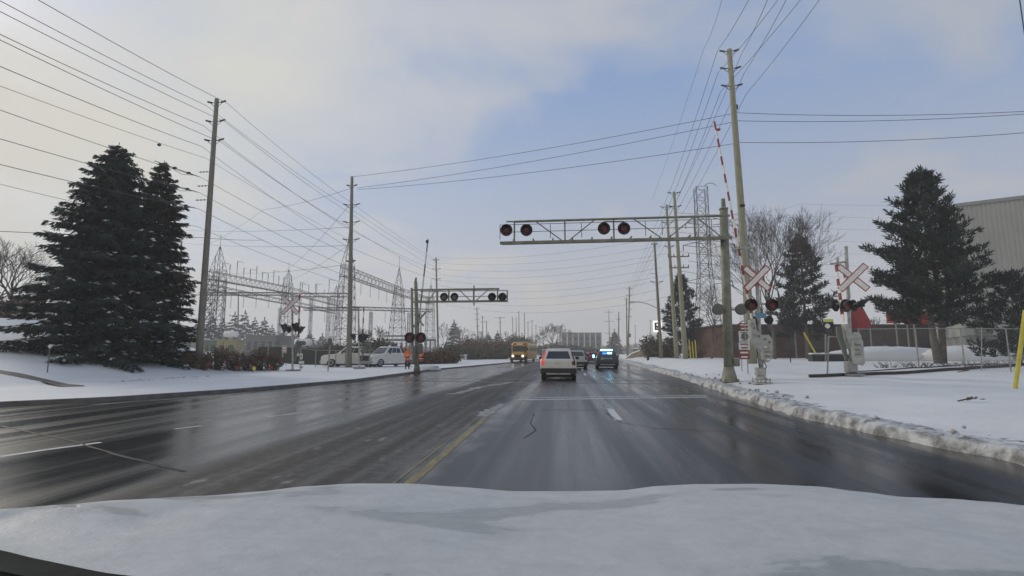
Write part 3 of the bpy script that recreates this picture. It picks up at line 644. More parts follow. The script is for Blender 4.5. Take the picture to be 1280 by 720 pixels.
# ------------------------------------------------------------------ vegetation
def leaf(mb, p, d, ln, w, mi=0):
    u, v, d = basis(d); a = rnd.random() * 6.28; s = u * math.cos(a) + v * math.sin(a)
    b = len(mb.v); q = p + d * ln
    mb.v += [tuple(p - s * w * .5), tuple(p + d * ln * .45 - s * w), tuple(q), tuple(p + d * ln * .45 + s * w)]; mb.f.append((b, b + 1, b + 2, b + 3)); mb.m.append(mi)
def conifer(label, base, h, r, mats, seed, nb=230, z0=.04, prof=.8, up=False, blade=.34, twn=7, trunk=True, group='evergreen trees', name='spruce_tree', lean=0, gaps=.0, snow=0, trunks=None, dens=4, splits=None):
    rg = random.Random(seed); base = Vector(base); root = thing(name, label, 'tree', base, group=group)
    mb = MB(); tk = trunks or [(0, 0, .9)]
    for (dx, dy, hf) in tk:
        mb.poly([base + Vector((dx * .4, dy, -.1)), base + Vector((dx * .8, dy, h * .12)), base + Vector((dx, dy, h * .3)), base + Vector((dx * .6, dy * .5, h * .6)), base + Vector((0, 0, h * hf))], [.026 * h * .75, .018 * h * .75, .014 * h * .8, .008 * h, .003 * h], 9)
    part(mb, 'trunk', M['bark'], root, True)
    mb = MB(); br = MB()
    for k in range(nb):
        t = (k + rg.random()) / nb; t = t ** 1.15; z = h * (z0 + (1 - z0) * t * .985)
        L_ = r * (1 - t) ** prof * rg.choice([1.08, 1.0, .93, .85, .78, .62]) * rg.uniform(.9, 1.06) + .05 + .1 * (1 - t); az = k * 2.39996 + rg.random() * .5
        if prof and up: L_ = r * min(1, (1 - t) * 1.35 + .04) ** .75 * min(1, .62 + t * 2.2) * (0.6 + .5 * rg.random()) + .15
        if rg.random() < gaps: L_ *= .4
        dr = Vector((math.cos(az), math.sin(az), 0)); c = base + Vector((0, 0, z)); n = max(3, int(twn * (L_ / r) ** .6) + 2)
        droop = (-.10 - .22 * (1 - t) + rg.uniform(-.16, .16)) if not up else (.10 + .22 * t); tip = (.10 if not up else .22)
        pts = [c + dr * L_ * s + Vector((0, 0, L_ * (droop * s + tip * s * s))) for s in [i / 5 for i in range(6)]]
        if L_ > .5: br.poly(pts, [.012 * L_ + .008 - .0022 * L_ * i for i in range(6)], 4)
        sd = Vector((-dr.y, dr.x, 0)); n2 = max(4, int(n * 1.6))
        for i in range(n2):
            s = .14 + .86 * (i + rg.random()) / n2; p = c + dr * L_ * s + Vector((0, 0, L_ * (droop * s + tip * s * s)))
            tl = (.26 * L_ * (1.05 - s) + .16) * rg.uniform(.6, 1.25)
            for sg in (-1, 1):
                td = (sd * sg * (.7 + .5 * rg.random()) + dr * .75 + Vector((0, 0, (-.22 if not up else .35) + .25 * (rg.random() - .5)))).normalized()
                m_ = max(1, int(tl / blade * 2.0))
                for j in range(m_ + 1):
                    q = p + td * tl * (j / (m_ + 1)) + Vector((0, 0, -.05 * j * (not up)))
                    for _ in range(dens if not up else dens + 1):
                        if up: d = td * .5 + Vector((rg.random() - .5, rg.random() - .5, .25 + rg.random() * .9))
                        else: d = td + Vector((rg.random() - .5, rg.random() - .5, -.25 + (rg.random() - .6) * .8)) * .9
                        leaf(mb, q + Vector((rg.uniform(-.07, .07), rg.uniform(-.07, .07), rg.uniform(-.05, .05))), d, blade * (.6 + .7 * rg.random()) * min(1, .45 + 2.2 * (1 - t)), blade * .13, 0)
                if snow and rg.random() < snow * (1 - t) ** 2:
                    q = p + td * tl * .6 + Vector((0, 0, .06)); leaf(mb, q, td + Vector((0, 0, -.1)), .35, .07, 1); leaf(mb, q, dr, .35, .06, 1)
    for k in range(8): leaf(mb, base + Vector((0, 0, h * (.95 + .006 * k))), Vector((rg.random() - .5, rg.random() - .5, 2)), blade, blade * .1)
    part(mb, 'crown', [mats, M['snow']], root); part(br, 'branches', M['barkd'], root)
    return root
def pine(label, base, h, r, seed, nb=110, z0=.17, tuft=.34, trunks=None, group='evergreen trees', needles=13, asym=0.0, kpow=.85):
    rg = random.Random(seed); base = Vector(base); root = thing('pine_tree', label, 'tree', base, group=group); mb = MB()
    for (dx, dy, hf) in trunks or [(0, 0, .95)]:
        mb.poly([base + Vector((dx * .4, dy, -.1)), base + Vector((dx * .8, dy, h * .12)), base + Vector((dx, dy, h * .3)), base + Vector((dx * .6, dy * .5, h * .6)), base + Vector((0, 0, h * hf))], [.019 * h, .015 * h, .012 * h, .007 * h, .003 * h], 9)
    part(mb, 'trunk', M['bark'], root, True); mb = MB(); br = MB()
    def shoot(p, d, s):
        d = d.normalized(); u, v, _ = basis(d)
        for k in range(needles):
            a = rg.random() * 6.28; e = (d * (.35 + 1.1 * rg.random()) + (u * math.cos(a) + v * math.sin(a)) * .75); leaf(mb, p + d * rg.uniform(-.25, .15) * s, e, tuft * s * (.6 + .5 * rg.random()), tuft * s * .10)
    for k in range(nb):
        t = z0 + (1 - z0) * ((k + rg.random()) / nb) ** .95; az = k * 2.39996 + rg.uniform(-.5, .5)
        L_ = r * min(1.0, ((1 - t) / .64) ** kpow) * rg.choice([1.0, .92, .85, .75, .6, .45]) * rg.uniform(.88, 1.08) + .15
        L_ *= 1 + asym * math.cos(az - math.pi)
        if t < .3: L_ *= rg.uniform(.55, 1.05)
        dr = Vector((math.cos(az), math.sin(az), 0)); c = base + Vector((0, 0, h * t * .95)); e0 = (-.12 + .55 * t); sd = Vector((-dr.y, dr.x, 0))
        f = lambda s: c + dr * L_ * s + Vector((0, 0, L_ * (e0 * s + .16 * s * s)))
        br.poly([f(i / 4) for i in range(5)], [.010 * L_ + .012, .009 * L_ + .01, .007 * L_ + .008, .005 * L_ + .006, .006], 4)
        n = max(3, int(L_ * 2.3))
        for i in range(n + 1):
            s = .28 + .72 * i / n; p = f(s); ln = (.34 * L_ * (1.12 - s) + .22) * rg.uniform(.6, 1.2)
            for sg in (-1, 1) if i < n else (0,):
                d = (sd * sg * rg.uniform(.5, 1.1) + dr * .9 + Vector((0, 0, rg.uniform(.15, .7)))).normalized(); m_ = max(1, int(ln / (tuft * .62)))
                if ln > .5: br.tube(p, p + d * ln * .8, .012, .006, 3)
                for j in range(m_):
                    q = p + d * ln * (j + 1) / m_ + Vector((rg.uniform(-.1, .1), rg.uniform(-.1, .1), rg.uniform(-.05, .1))); shoot(q, d * .6 + Vector((0, 0, .7)), rg.uniform(.8, 1.15))
            if i == n: shoot(p, dr * .6 + Vector((0, 0, .9)), 1.3)
    for k in range(5): shoot(base + Vector((rg.uniform(-.1, .1), 0, h * (.93 + .012 * k))), Vector((rg.uniform(-.3, .3), 0, 1)), 1.2)
    part(mb, 'crown', M['pine'], root); part(br, 'branches', M['barkd'], root); return root
def bare_tree(label, base, h, seed, spread=.55, depth=6, r0=.2, fork=3, m='barkd', group='bare trees', name='bare_tree', first=.3, min_r=.012, leafm=None, leaves=0):
    rg = random.Random(seed); base = Vector(base); root = thing(name, label, 'tree', base, group=group); mb = MB(); tk = MB(); lf = MB()
    def grow(p, d, ln, r, lv):
        pts = [p]; dd = d
        for i in range(3): dd = (dd + Vector((rg.uniform(-1, 1), rg.uniform(-1, 1), rg.uniform(-.3, .6))) * .13).normalized(); pts.append(pts[-1] + dd * ln / 3)
        (tk if lv == 0 else mb).poly(pts, [r, r * .9, r * .8, r * .68], 7 if lv == 0 else (5 if lv < 3 else 3))
        if leaves and lv >= depth - 2:
            for _ in range(leaves): leaf(lf, pts[rg.randint(1, 3)], Vector((rg.uniform(-1, 1), rg.uniform(-1, 1), rg.uniform(-1, .5))), .28, .09)
        if lv >= depth: return
        k = fork if lv < 2 else (3 if rg.random() < .5 else 2)
        for i in range(k):
            a = rg.random() * 6.28 + i * 6.28 / k; u, v, _ = basis(dd); sp = spread * (.6 + .7 * rg.random())
            nd_ = (dd + (u * math.cos(a) + v * math.sin(a)) * sp + Vector((0, 0, .12))).normalized()
            grow(pts[-1] if i < 2 else pts[2], nd_, ln * (.66 + .22 * rg.random()), max(r * .62, min_r), lv + 1)
    grow(base - Vector((0, 0, .1)), Vector((0, 0, 1)), h * first, r0, 0)
    part(tk, 'trunk', M['bark'], root, True); part(mb, 'branches', M[m], root)
    if leaves: part(lf, 'leaves', leafm, root)
    return root
def shrub(label, base, w, h, mats, seed, nst=60, leaves=8, group='scrub', name='shrub', lsz=.14, cat='shrub'):
    rg = random.Random(seed); base = Vector(base); root = thing(name, label, cat, base, group=group); st = MB(); lf = MB()
    for k in range(nst):
        a = rg.random() * 6.28; d = Vector((math.cos(a) * w, math.sin(a) * w * .6, 0)) * (rg.random() ** .6); p0 = base + d * .45 + Vector((0, 0, -.05)); hh = h * (.5 + .5 * rg.random()) * (1 - .35 * (d.length / w) ** 2)
        p1 = p0 + d * .3 + Vector((rg.uniform(-.1, .1), 0, hh * .6)); p2 = p1 + d * .25 + Vector((rg.uniform(-.2, .2), rg.uniform(-.2, .2), hh * .4)); r_ = .008 + .005 * h / 2
        st.poly([p0, p1, p2], [r_ * 1.6, r_ * 1.1, r_ * .5], 3)
        for j in range(3): q = p0.lerp(p2, .4 + .5 * rg.random()); st.tube(q, q + Vector((rg.uniform(-.4, .4), rg.uniform(-.4, .4), rg.uniform(.1, .4))) * h * .35, r_ * .7, r_ * .3, 3)
        for j in range(leaves): q = p0.lerp(p1, rg.random()) if rg.random() < .35 else p1.lerp(p2, rg.random()); leaf(lf, q + Vector((rg.uniform(-1, 1), rg.uniform(-1, 1), rg.uniform(-1, 1))) * .16 * h * .6, Vector((rg.uniform(-1, 1), rg.uniform(-1, 1), rg.uniform(-.8, .8))), lsz * (.6 + rg.random()), lsz * .35)
    part(st, 'stems', M['barkd'], root); part(lf, 'foliage', mats, root); return root
conifer('broad dark spruce, the larger of the two on the left slope', on(121, 30), 13.3, 4.55, M['spruce'], 3, nb=320, blade=.25, twn=9, snow=.16, dens=6, prof=.56)
conifer('narrower brown tinged spruce with a forked top, right of the big spruce', on(183, 32.5), 13.4, 3.15, M['spruceb'], 5, nb=260, blade=.24, twn=8, snow=.14, dens=6, prof=.60)
pine('large pine with two trunks in front of the corrugated warehouse', on(1175, 31), 12.6, 3.5, 8, nb=125, z0=.19, tuft=.40, trunks=[(-.35, 0, .7), (.35, .1, .95)], needles=13, asym=.12)
pine('mid sized pine behind the right crossing signals', on(1010, 52), 13.0, 3.5, 12, nb=75, z0=.16, tuft=.55, needles=11, asym=.1)
pine('dark open branched conifer behind the pale poles', on(855, 72), 12.2, 3.3, 14, nb=75, z0=.12, tuft=.6, needles=10, kpow=1.0)
pine('small pine at the right frame edge beside the warehouse', on(1274, 29), 5.4, 2.2, 15, nb=45, z0=.05, tuft=.32, needles=12)
bare_tree('tall bare tree between the pole and the mid sized pine', on(968, 50), 15.5, 29, depth=8, r0=.17, spread=.50, first=.25, fork=4, min_r=.010)
bare_tree('slim bare tree below the transmission tower', on(889, 56), 8.6, 22, depth=6, r0=.12, spread=.6, first=.28)
bare_tree('bare tree at the far left edge behind the spruce', on(2, 42), 8.5, 23, depth=6, r0=.15, spread=.6, first=.25)
bare_tree('second bare tree at the far left edge', on(-30, 44), 9, 24, depth=6, r0=.15, spread=.6, first=.25)
bare_tree('bare tree behind the large pine, left side', on(1112, 55), 8, 25, depth=6, r0=.13, spread=.7, first=.2)
shrub('brown scrub at the foot of the far left bare trees', on(12, 40), 3.5, 2.6, M['leafb'], 31, 110, 14, lsz=.25)
# shrubs by the left pole
sx = [(233, 33.5, 1.0, 'leftmost clump of straw coloured grass and twigs'), (252, 33, 1.4, 'rust brown shrub at the foot of the tall left pole'), (272, 34, 1.9, 'tallest rust brown shrub right of the tall left pole'),
      (292, 35, 1.6, 'rust brown shrub below the beige cabinet'), (308, 36, 1.3, 'low brown shrub behind small white signs'), (326, 37, 1.8, 'round dark brown shrub left of the crossbuck mast'), (341, 38, 1.5, 'thin brown shrub nearest the crossbuck mast')]
for i, (px, D, h, lab) in enumerate(sx): shrub(lab, on(px, D), 1.1, h, M['leafb'] if i else M['grass'], 40 + i, 60, 12, group='scrub beside the left track')
# brown leafy trees / hedgerow left of the bus
hz = [(586, 118, 5.8, 3.0, 'leafb', 'boxy rust brown tree left of the road'), (604, 122, 4.4, 2.6, 'leafb', 'brown tree right of the boxy one'), (618, 126, 4.4, 2.8, 'leafb', 'brown tree in the middle of the hedgerow'),
      (632, 130, 4.6, 2.6, 'leafb', 'brown tree nearest the bus'), (560, 95, 3.2, 3.0, 'leafo', 'olive hedge clump behind the dark pole'), (574, 100, 3.0, 3.0, 'leafo', 'olive hedge clump above the white shed'), (645, 150, 7.5, 3.5, 'leafo', 'tall dark tree behind the bus'),
      (655, 160, 6.5, 3.0, 'leafo', 'dark tree right of the bus'), (535, 60, 1.6, 1.6, 'leafb', 'low brown brush right of the left mast'), (549, 62, 1.7, 1.8, 'leafb', 'low brown brush under the dark pole'), (562, 64, 1.4, 1.6, 'leafb', 'low brown brush left of the white shed'),
      (592, 100, 2.6, 3.0, 'leafo', 'low olive brush right of the white shed'), (610, 104, 2.4, 3.0, 'leafo', 'low olive brush beside the road, farther'), (626, 108, 2.4, 2.8, 'leafo', 'low olive brush nearest the bus')]
for i, (px, D, h, w, m, lab) in enumerate(hz): shrub(lab, on(px, D), w, h, M[m], 60 + i, 90, 22, group='hedgerow along the left of the road', lsz=.10 + .003 * D, name='hedge_tree' if h > 4 else 'brush', cat='tree' if h > 4 else 'shrub')
for i, (px, D, h, w) in enumerate(((445, 62, 2.9, 3.2), (460, 66, 3.6, 3.4), (475, 66, 3.4, 3.2), (415, 64, 2.6, 3.0), (490, 70, 2.8, 3))):
    shrub(ORD[i] + ' dark scrub mass behind the pickup trucks', on(px, D), w, h, M['leafo'], 90 + i, 110, 18, group='dark scrub behind the pickups', lsz=.3)
for i, (px, D, h) in enumerate(((245, 190, 13), (262, 185, 15), (276, 200, 14), (290, 190, 16), (303, 195, 17), (316, 205, 15), (328, 190, 14), (338, 210, 12), (352, 205, 10), (368, 200, 9), (386, 205, 9), (402, 200, 8))):
    conifer(ORD[i] + ' from the left of the hazy trees behind the substation', on(px, D), h, 4.2, M['spruce'], 100 + i, nb=40, z0=.05, blade=1.5, twn=3, dens=2, group='hazy trees behind the substation', prof=.6)
for i, (px, D, h) in enumerate(((567, 190, 13), (610, 210, 9), (622, 215, 10), (603, 215, 8))):
    conifer(['pointed hazy conifer left of the brown trees', 'small hazy conifer above the brown hedge', 'second small hazy conifer above the brown hedge', 'lowest hazy conifer above the brown hedge'][i], on(px, D), h, 4.5, M['spruce'], 120 + i, nb=45, blade=1.4, twn=3, dens=2, group='hazy conifers')
for i, (px, D, h) in enumerate(((556, 170, 13), (580, 180, 12), (592, 180, 10), (634, 200, 11), (664, 220, 10), (672, 230, 10), (470, 150, 11), (452, 150, 10))):
    bare_tree(ORD[i] + ' hazy bare tree beyond the left roadside', on(px, D), h, 130 + i, depth=5, r0=.2, min_r=.05, spread=.6, first=.28, group='hazy bare trees')
bare_tree('big round bare tree in the middle distance right of the bus', on(692, 230), 19, 150, depth=7, r0=.45, min_r=.055, spread=.62, first=.22)
for i, (px, D, h) in enumerate(((684, 200, 5), (700, 205, 6), (712, 210, 5), (722, 215, 4), (734, 215, 4))):
    shrub(ORD[i] + ' hazy thicket below the big round bare tree', on(px, D), 5, h, M['leafo'], 160 + i, 60, 16, group='hazy thickets', lsz=1.0)
conifer('hazy rounded evergreen right of the apartment block', on(769, 240), 11, 5.5, M['spruce'], 170, nb=50, blade=1.6, twn=3, dens=2, group='hazy conifers')
shrub('dark leafy shrub left of the street light pole', on(815, 75), 2.0, 3.6, M['leafo'], 171, 90, 16, lsz=.3)
shrub('olive scrub behind the street light pole', on(835, 66), 2.4, 2.4, M['leafo'], 172, 90, 16, lsz=.3)
shrub('brown bush left of the yellow stakes', on(868, 62), 1.6, 1.6, M['leafb'], 173, 60, 14, lsz=.2)
# weeds along the fence and twigs on the pine
for i in range(13):
    px = 1100 + i * 15 + rnd.randint(-4, 4)
    shrub('small tuft of dry weeds along the right chain link fence', G(px, 460 - (px - 1100) * .015), .5, .42, M['grass'], 200 + i, 14, 0, group='dry weeds by the right fence', name='weed_tuft', cat='weeds')
for i in range(10):
    shrub('small tuft of dry weeds in snow near left kerb', G(140 + i * 13, 478 - i * .8), .25, .12, M['grass'], 220 + i, 6, 0, group='dry weeds on the left verge', name='weed_tuft', cat='weeds')

# ------------------------------------------------------------------ signals
def flasher(parent, c, n, r=.28, lens='lensr', hood=True, name='flashing_light', back='black'):
    """signal lamp: dark background disc, housing, hood; lens is a sub-part"""
    c = Vector(c); n = Vector(n).normalized(); mb = MB()
    mb.lathe(c, n, [(-.16, .05), (-.14, r * .5), (-.02, r * .55), (-.015, r * 1.0), (.0, r * 1.0), (.004, r * .97), (.005, r * .78), (.006, .0)], 24)
    if hood:
        u = Vector((0, 0, 1)); s = n.cross(u).normalized(); R0 = r * .72
        rings = []
        for k in range(15):
            a = R(-35 + 250 * k / 14); e = s * math.cos(a) + u * math.sin(a); ln = (.10 + .22 * max(0, math.sin(a)))
            rings.append([c + e * R0, c + e * R0 + n * ln, c + e * (R0 + .012) + n * ln, c + e * (R0 + .012)])
        mb.loft(rings, 0, True, True)
    p = part(mb, name, M[back], parent)
    mb = MB(); mb.lathe(c, n, [(.006, r * .66), (.03, r * .62), (.05, r * .4), (.058, .0)], 20); part(mb, 'lens', M[lens], p, True)
    return p
def crossbuck(parent, c, n, ln=1.2, w=.2, tilt=0):
    c = Vector(c); n = Vector(n).normalized(); u = Vector((0, 0, 1)); s = n.cross(u).normalized()
    for i, a in enumerate((R(45), R(-45))):
        d = s * math.cos(a) + u * math.sin(a); q = n.cross(d)
        def rect(l, ww, o0, o1, mi): 
            P_ = [c + d * x * l / 2 + q * y * ww / 2 + n * o0 for x, y in ((-1, -1), (1, -1), (1, 1), (-1, 1))]; mb.prism(P_, n * (o1 - o0), mi)
        o = .014 * i; mb = MB(); rect(ln, w, .0 + o, .008 + o, 1); rect(ln - .08, w - .085, .009 + o, .011 + o, 0); part(mb, 'crossbuck_blade', [M['white'], M['redd']], parent)
def gate_arm(parent, a, b, w=.10, seg=.38, m2='red', name='gate_arm'):
    a = Vector(a); b = Vector(b); d = (b - a); L_ = d.length; d.normalize(); n = int(L_ / seg); mb = MB(); rot = d.to_track_quat('Z', 'Y').to_matrix()
    for k in range(n):
        ww = w * (1.35 - .5 * k / n); mb.box(a + d * (k + .5) * L_ / n, (ww, .05, L_ / n), k % 2, rot)
    o = part(mb, name, [M['white'], M[m2]], parent); return o
CN = Vector((0, -1, 0))   # faces the camera road direction
# right cantilever -------------------------------------------------
YC = G(912, 478).y; b0 = G(912, 478)
rt = thing('signal_cantilever', 'olive grey cantilever over the road, with four dark red lamps on its arm', 'signal cantilever', b0)
q = lambda px, py, dy=0: atY(px, py, YC + dy)
mb = MB(); topm = q(904.5, 262); mb.poly([b0 + Vector((0, 0, .55)), b0.lerp(topm, .5) + Vector((0, 0, .2)), topm], [.205, .19, .175], 14); mb.lathe(topm, (0, 0, 1), [(0, .2), (.06, .2), (.07, .1), (.5, .09), (.52, .02)], 12)
part(mb, 'mast', M['cant'], rt, True)
mb = MB(); mb.lathe(b0 + Vector((0, 0, .02)), (0, 0, 1), [(0, .42), (.05, .42), (.052, .34), (.1, .33), (.62, .21), (.64, .2)], 14)
for k in range(8): a = k * .785; mb.tube(b0 + Vector((math.cos(a) * .37, math.sin(a) * .37, .05)), b0 + Vector((math.cos(a) * .37, math.sin(a) * .37, .14)), .03, n=6)
part(mb, 'base', M['cant'], rt)
mb = MB(); mb.bbox(q(920, 453, -.1), (.26, .3, .34), .04); part(mb, 'junction_box', M['cant'], rt)
mb = MB()
for dy in (-.38, .38):
    a, b = q(643, 269, dy), q(912, 269.5, dy); a.z = b.z; mb.tube(a, b, .055, n=8)
    c, d = q(625, 296, dy), q(915, 297, dy); c.z = d.z; mb.box((c + d) / 2, ((d - c).length, .09, .13))
    # web
    xs = [643, 671, 703, 744, 767, 790, 826, 868, 902]; 
    zt, zb = a.z, c.z
    X = lambda px: q(px, 280, dy).x
    for px in (643, 706, 767, 868): mb.box(Vector((X(px), YC + dy, (zt + zb) / 2)), (.07, .05, zt - zb))
    for p1, p2 in ((669, 704), (744, 709), (791, 828), (868, 833), (870, 902)):
        mb.tube(Vector((X(p1), YC + dy, zt)), Vector((X(p2), YC + dy, zb)), .028, n=5)
for k in range(12): x = 643 + k * 24; a = q(x, 269, 0); mb.box(Vector((a.x, YC, zb - .02)), (.06, .8, .06)); 
part(mb, 'truss', M['cant'], rt)
mb = MB(); c, d = q(627, 301, 0), q(905, 301, 0); mb.box(Vector(((c.x + d.x) / 2, YC, zb - .10)), (abs(d.x - c.x), .6, .035)); part(mb, 'walkway', M['lensg'], rt)
mb = MB()
for dy in (-.42,):
    zr = [zb + .33, zb + .68]
    for z in zr: mb.tube(Vector((q(625, 290, dy).x, YC + dy, z)), Vector((q(900, 290, dy).x, YC + dy, z)), .016, n=5)
    for px in (625, 688, 727, 807, 828, 890): x = q(px, 290, dy).x; mb.tube(Vector((x, YC + dy, zb)), Vector((x, YC + dy, zb + .68)), .018, n=5)
part(mb, 'handrail', M['cant'], rt)
zl = q(640, 287).z
for px in (633, 658, 755, 780): c = q(px, 287.5 if px < 700 else 285.5, -.45); flasher(rt, c, (0, -1, -.12), .285)
for pa, pb in ((633, 658), (755, 780)):
    mb = MB(); mb.tube(q(pa, 277, -.38), q(pb, 277, -.38), .035, n=6); part(mb, 'lamp_bracket', M['cant'], rt)
for px, sg in ((897, -1), (926, 1)):
    c = q(px, 387, -.05); flasher(rt, c, (0.35, 1, 0), .24, 'lensr', hood=False); mb = MB(); mb.lathe(c + Vector((-.02, -.17, 0)), (.0, -1, 0), [(-.02, .22), (.0, .25), (.02, .25), (.03, .20), (.05, 0)], 20); part(mb, 'lamp_back', M['lensg'], rt)
mb = MB(); mb.tube(q(897, 387, 0), q(926, 387, 0), .03, n=6); part(mb, 'lamp_bracket', M['cant'], rt)
mb = MB(); t1, t2 = q(925, 268, .1), q(932, 432, .1); u1, u2 = q(931, 268, .35), q(939, 432, .35)
mb.tube(t1, t2, .02, n=5); mb.tube(u1, u2, .02, n=5)
for k in range(17): mb.tube(t1.lerp(t2, k / 16), u1.lerp(u2, k / 16), .012, n=4)
for py in (275, 330, 385): mb.tube(q(910, py, .0), q(928, py, .1), .02, n=4)
part(mb, 'ladder', M['silver'], rt)
# right crossing gate ------------------------------------------------
g0 = G(952, 480); YG = g0.y; w = lambda px, py, dy=0: atY(px, py, YG + dy)
rt = thing('crossing_gate', 'silver crossing gate with its long striped arm raised, nearest on the right', 'crossing gate', g0)
mb = MB(); mt = w(944.5, 308); mb.poly([g0 + Vector((0, 0, .2)), mt], [.075, .07], 12); mb.tube(w(920, 311), mt + Vector((.03, 0, -.05)), .045, n=8); mb.tube(w(928, 360), w(944, 357), .03, n=6); mb.tube(w(926, 380), w(962, 380), .035, n=6)
part(mb, 'mast', M['silver'], rt, True)
mb = MB(); mb.bbox(g0 + Vector((-.02, 0, .48)), (.34, .34, .34), .04); mb.lathe(g0 + Vector((0, 0, .2)), (0, 0, 1), [(0, .24), (.06, .2), (.12, .14), (.2, .1)], 12); part(mb, 'junction_base', M['silver'], rt)
mb = MB(); mb.box(g0 + Vector((0, 0, .04)), (.62, .62, .05)); mb.box(g0 + Vector((0, 0, .17)), (.52, .52, .04))
for i in range(4):
    for j in range(2): mb.tube(g0 + Vector((-.24 + .16 * i, -.24 + .48 * j, .06)), g0 + Vector((-.24 + .16 * i, -.24 + .48 * j, .24)), .022, n=6)
part(mb, 'base_plate', M['silver'], rt)
crossbuck(rt, w(946, 348, -.14), (0, -1, 0), 1.3, .27)
for px, py in ((939, 381), (965, 381)): flasher(rt, w(px, py, -.2), (-.05, -1, -.05), .25)
for px, py in ((943, 401), (961, 400)): flasher(rt, w(px, py, .15), (.5, 1, 0), .17)
mb = MB(); mb.bbox(w(951, 394.5, -.2), (.42, .03, .2), .01); part(mb, 'blue_sign', M['blue'], rt)
# gate mechanism: curved bracket, housing and lower cover
def outline(f, pts, y0, y1): return [f(px, py, y0) for px, py in pts], Vector((0, y1 - y0, 0))
mb = MB(); o, e = outline(w, [(938, 400), (944, 398), (946, 412), (953, 419), (961, 418), (966, 424), (966, 444), (957, 446), (948, 436), (940, 424)], -.22, .10); mb.prism(o, e); part(mb, 'gate_mechanism', M['silver'], rt)
mb = MB(); o, e = outline(w, [(952, 437), (964, 435), (966, 448), (961, 453), (954, 450)], -.30, -.02); mb.prism(o, e)
for k in range(2): mb.box(w(959, 440 + k * 5, -.31), (.2, .02, .04), 1)
part(mb, 'motor_cover', [M['silver'], M['lensg']], rt)
mb = MB()
for px, py in ((956, 424), (962, 428), (949, 420), (943, 410), (962, 441)): mb.lathe(w(px, py, -.225), (0, -1, 0), [(0, .035), (.02, .03), (.022, 0)], 8)
mb.poly([w(955, 452, -.1), w(958, 458, -.15), w(955, 466, -.12), w(951, 470, -.1)], .018, 6); mb.poly([w(947, 385, .05), w(943, 405, .02), w(945, 430, -.05), w(950, 466, -.05)], .014, 6)
part(mb, 'bolts_and_cables', M['trim'], rt)
mb = MB(); mb.box(w(961, 449.5, -.31), (.14, .01, .06)); mb.box(w(957, 434, -.228), (.12, .01, .07)); part(mb, 'label_plate', M['white'], rt)
mb = MB()
for k in range(5): mb.box(w(944 + k * 2.5, 428 + k * 4, -.1), (.07, .16, .05))
part(mb, 'counterweight', M['trim'], rt)
mb = MB(); mb.tube(w(954, 450, .0), w(950, 470, .0), .05, n=8); part(mb, 'conduit', M['silver'], rt)
gate_arm(rt, w(945.5, 428, .16), w(893, 152, .16), .11, .385)
mb = MB(); mb.bbox(w(898, 162, .1), (.16, .1, .09), .02); mb.tube(w(897, 163, .1), w(895, 163, .16), .02, n=5); part(mb, 'arm_lamp', M['redd'], rt)
mb = MB(); mb.bbox(w(928, 257, .1), (.2, .1, .12), .02); part(mb, 'arm_lamp', M['trim'], rt)
# second right gate (foot gate) ---------------------------------------
h0 = G(1065, 470); YH = h0.y; w2 = lambda px, py, dy=0: atY(px, py, YH + dy)
rt = thing('crossing_gate', 'farther right crossing signal with short folded striped arms, beside the chain link fence', 'crossing gate', h0)
mb = MB(); mb.poly([h0 + Vector((0, 0, .2)), w2(1057.5, 308)], [.075, .07], 12); mb.tube(w2(1038, 330), w2(1059, 327), .045, n=8); mb.tube(w2(1047, 322), w2(1047, 332), .05, n=6); mb.tube(w2(1045, 380), w2(1078, 380), .035, n=6); part(mb, 'mast', M['silver'], rt, True)
crossbuck(rt, w2(1066, 347, -.16), (-.15, -1, 0), 1.55, .29)
flasher(rt, w2(1057.5, 382, -.2), (.3, -1, -.05), .29); flasher(rt, w2(1077, 380, -.1), (.9, -.6, 0), .27)
for px in (1044, 1067): flasher(rt, w2(px, 382, .15), (-.6, 1, 0), .27, 'lensg')
gate_arm(rt, w2(1054, 402, -.05), w2(1045, 331, -.05), .16, .3); gate_arm(rt, w2(1062, 372, .12), w2(1053, 331, .12), .14, .3)
mb = MB(); o, e = outline(w2, [(1056, 405), (1062, 406), (1066, 419), (1073, 415), (1077, 420), (1077, 438), (1066, 440), (1060, 425)], -.2, .12); mb.prism(o, e); part(mb, 'gate_mechanism', M['silver'], rt)
mb = MB(); mb.bbox(w2(1072, 440, -.22), (.45, .25, 1.1), .06)
for k in range(3): mb.box(w2(1072, 431 + k * 6, -.36), (.22, .02, .05), 1)
part(mb, 'motor_cover', [M['silver'], M['lensg']], rt)
mb = MB(); o, e = outline(w2, [(1046, 408), (1050, 408), (1052, 419), (1058, 434), (1060, 450), (1057.5, 450), (1053, 436), (1047, 420)], .0, .12); mb.prism(o, e); part(mb, 'arm_bracket', M['lensg'], rt)
mb = MB(); mb.bbox(h0 + Vector((-.02, 0, .40)), (.4, .4, .5), .04); part(mb, 'junction_base', M['galv'], rt); mb = MB(); mb.box(h0 + Vector((0, 0, .06)), (.75, .6, .08)); part(mb, 'base_plate', M['galv'], rt)
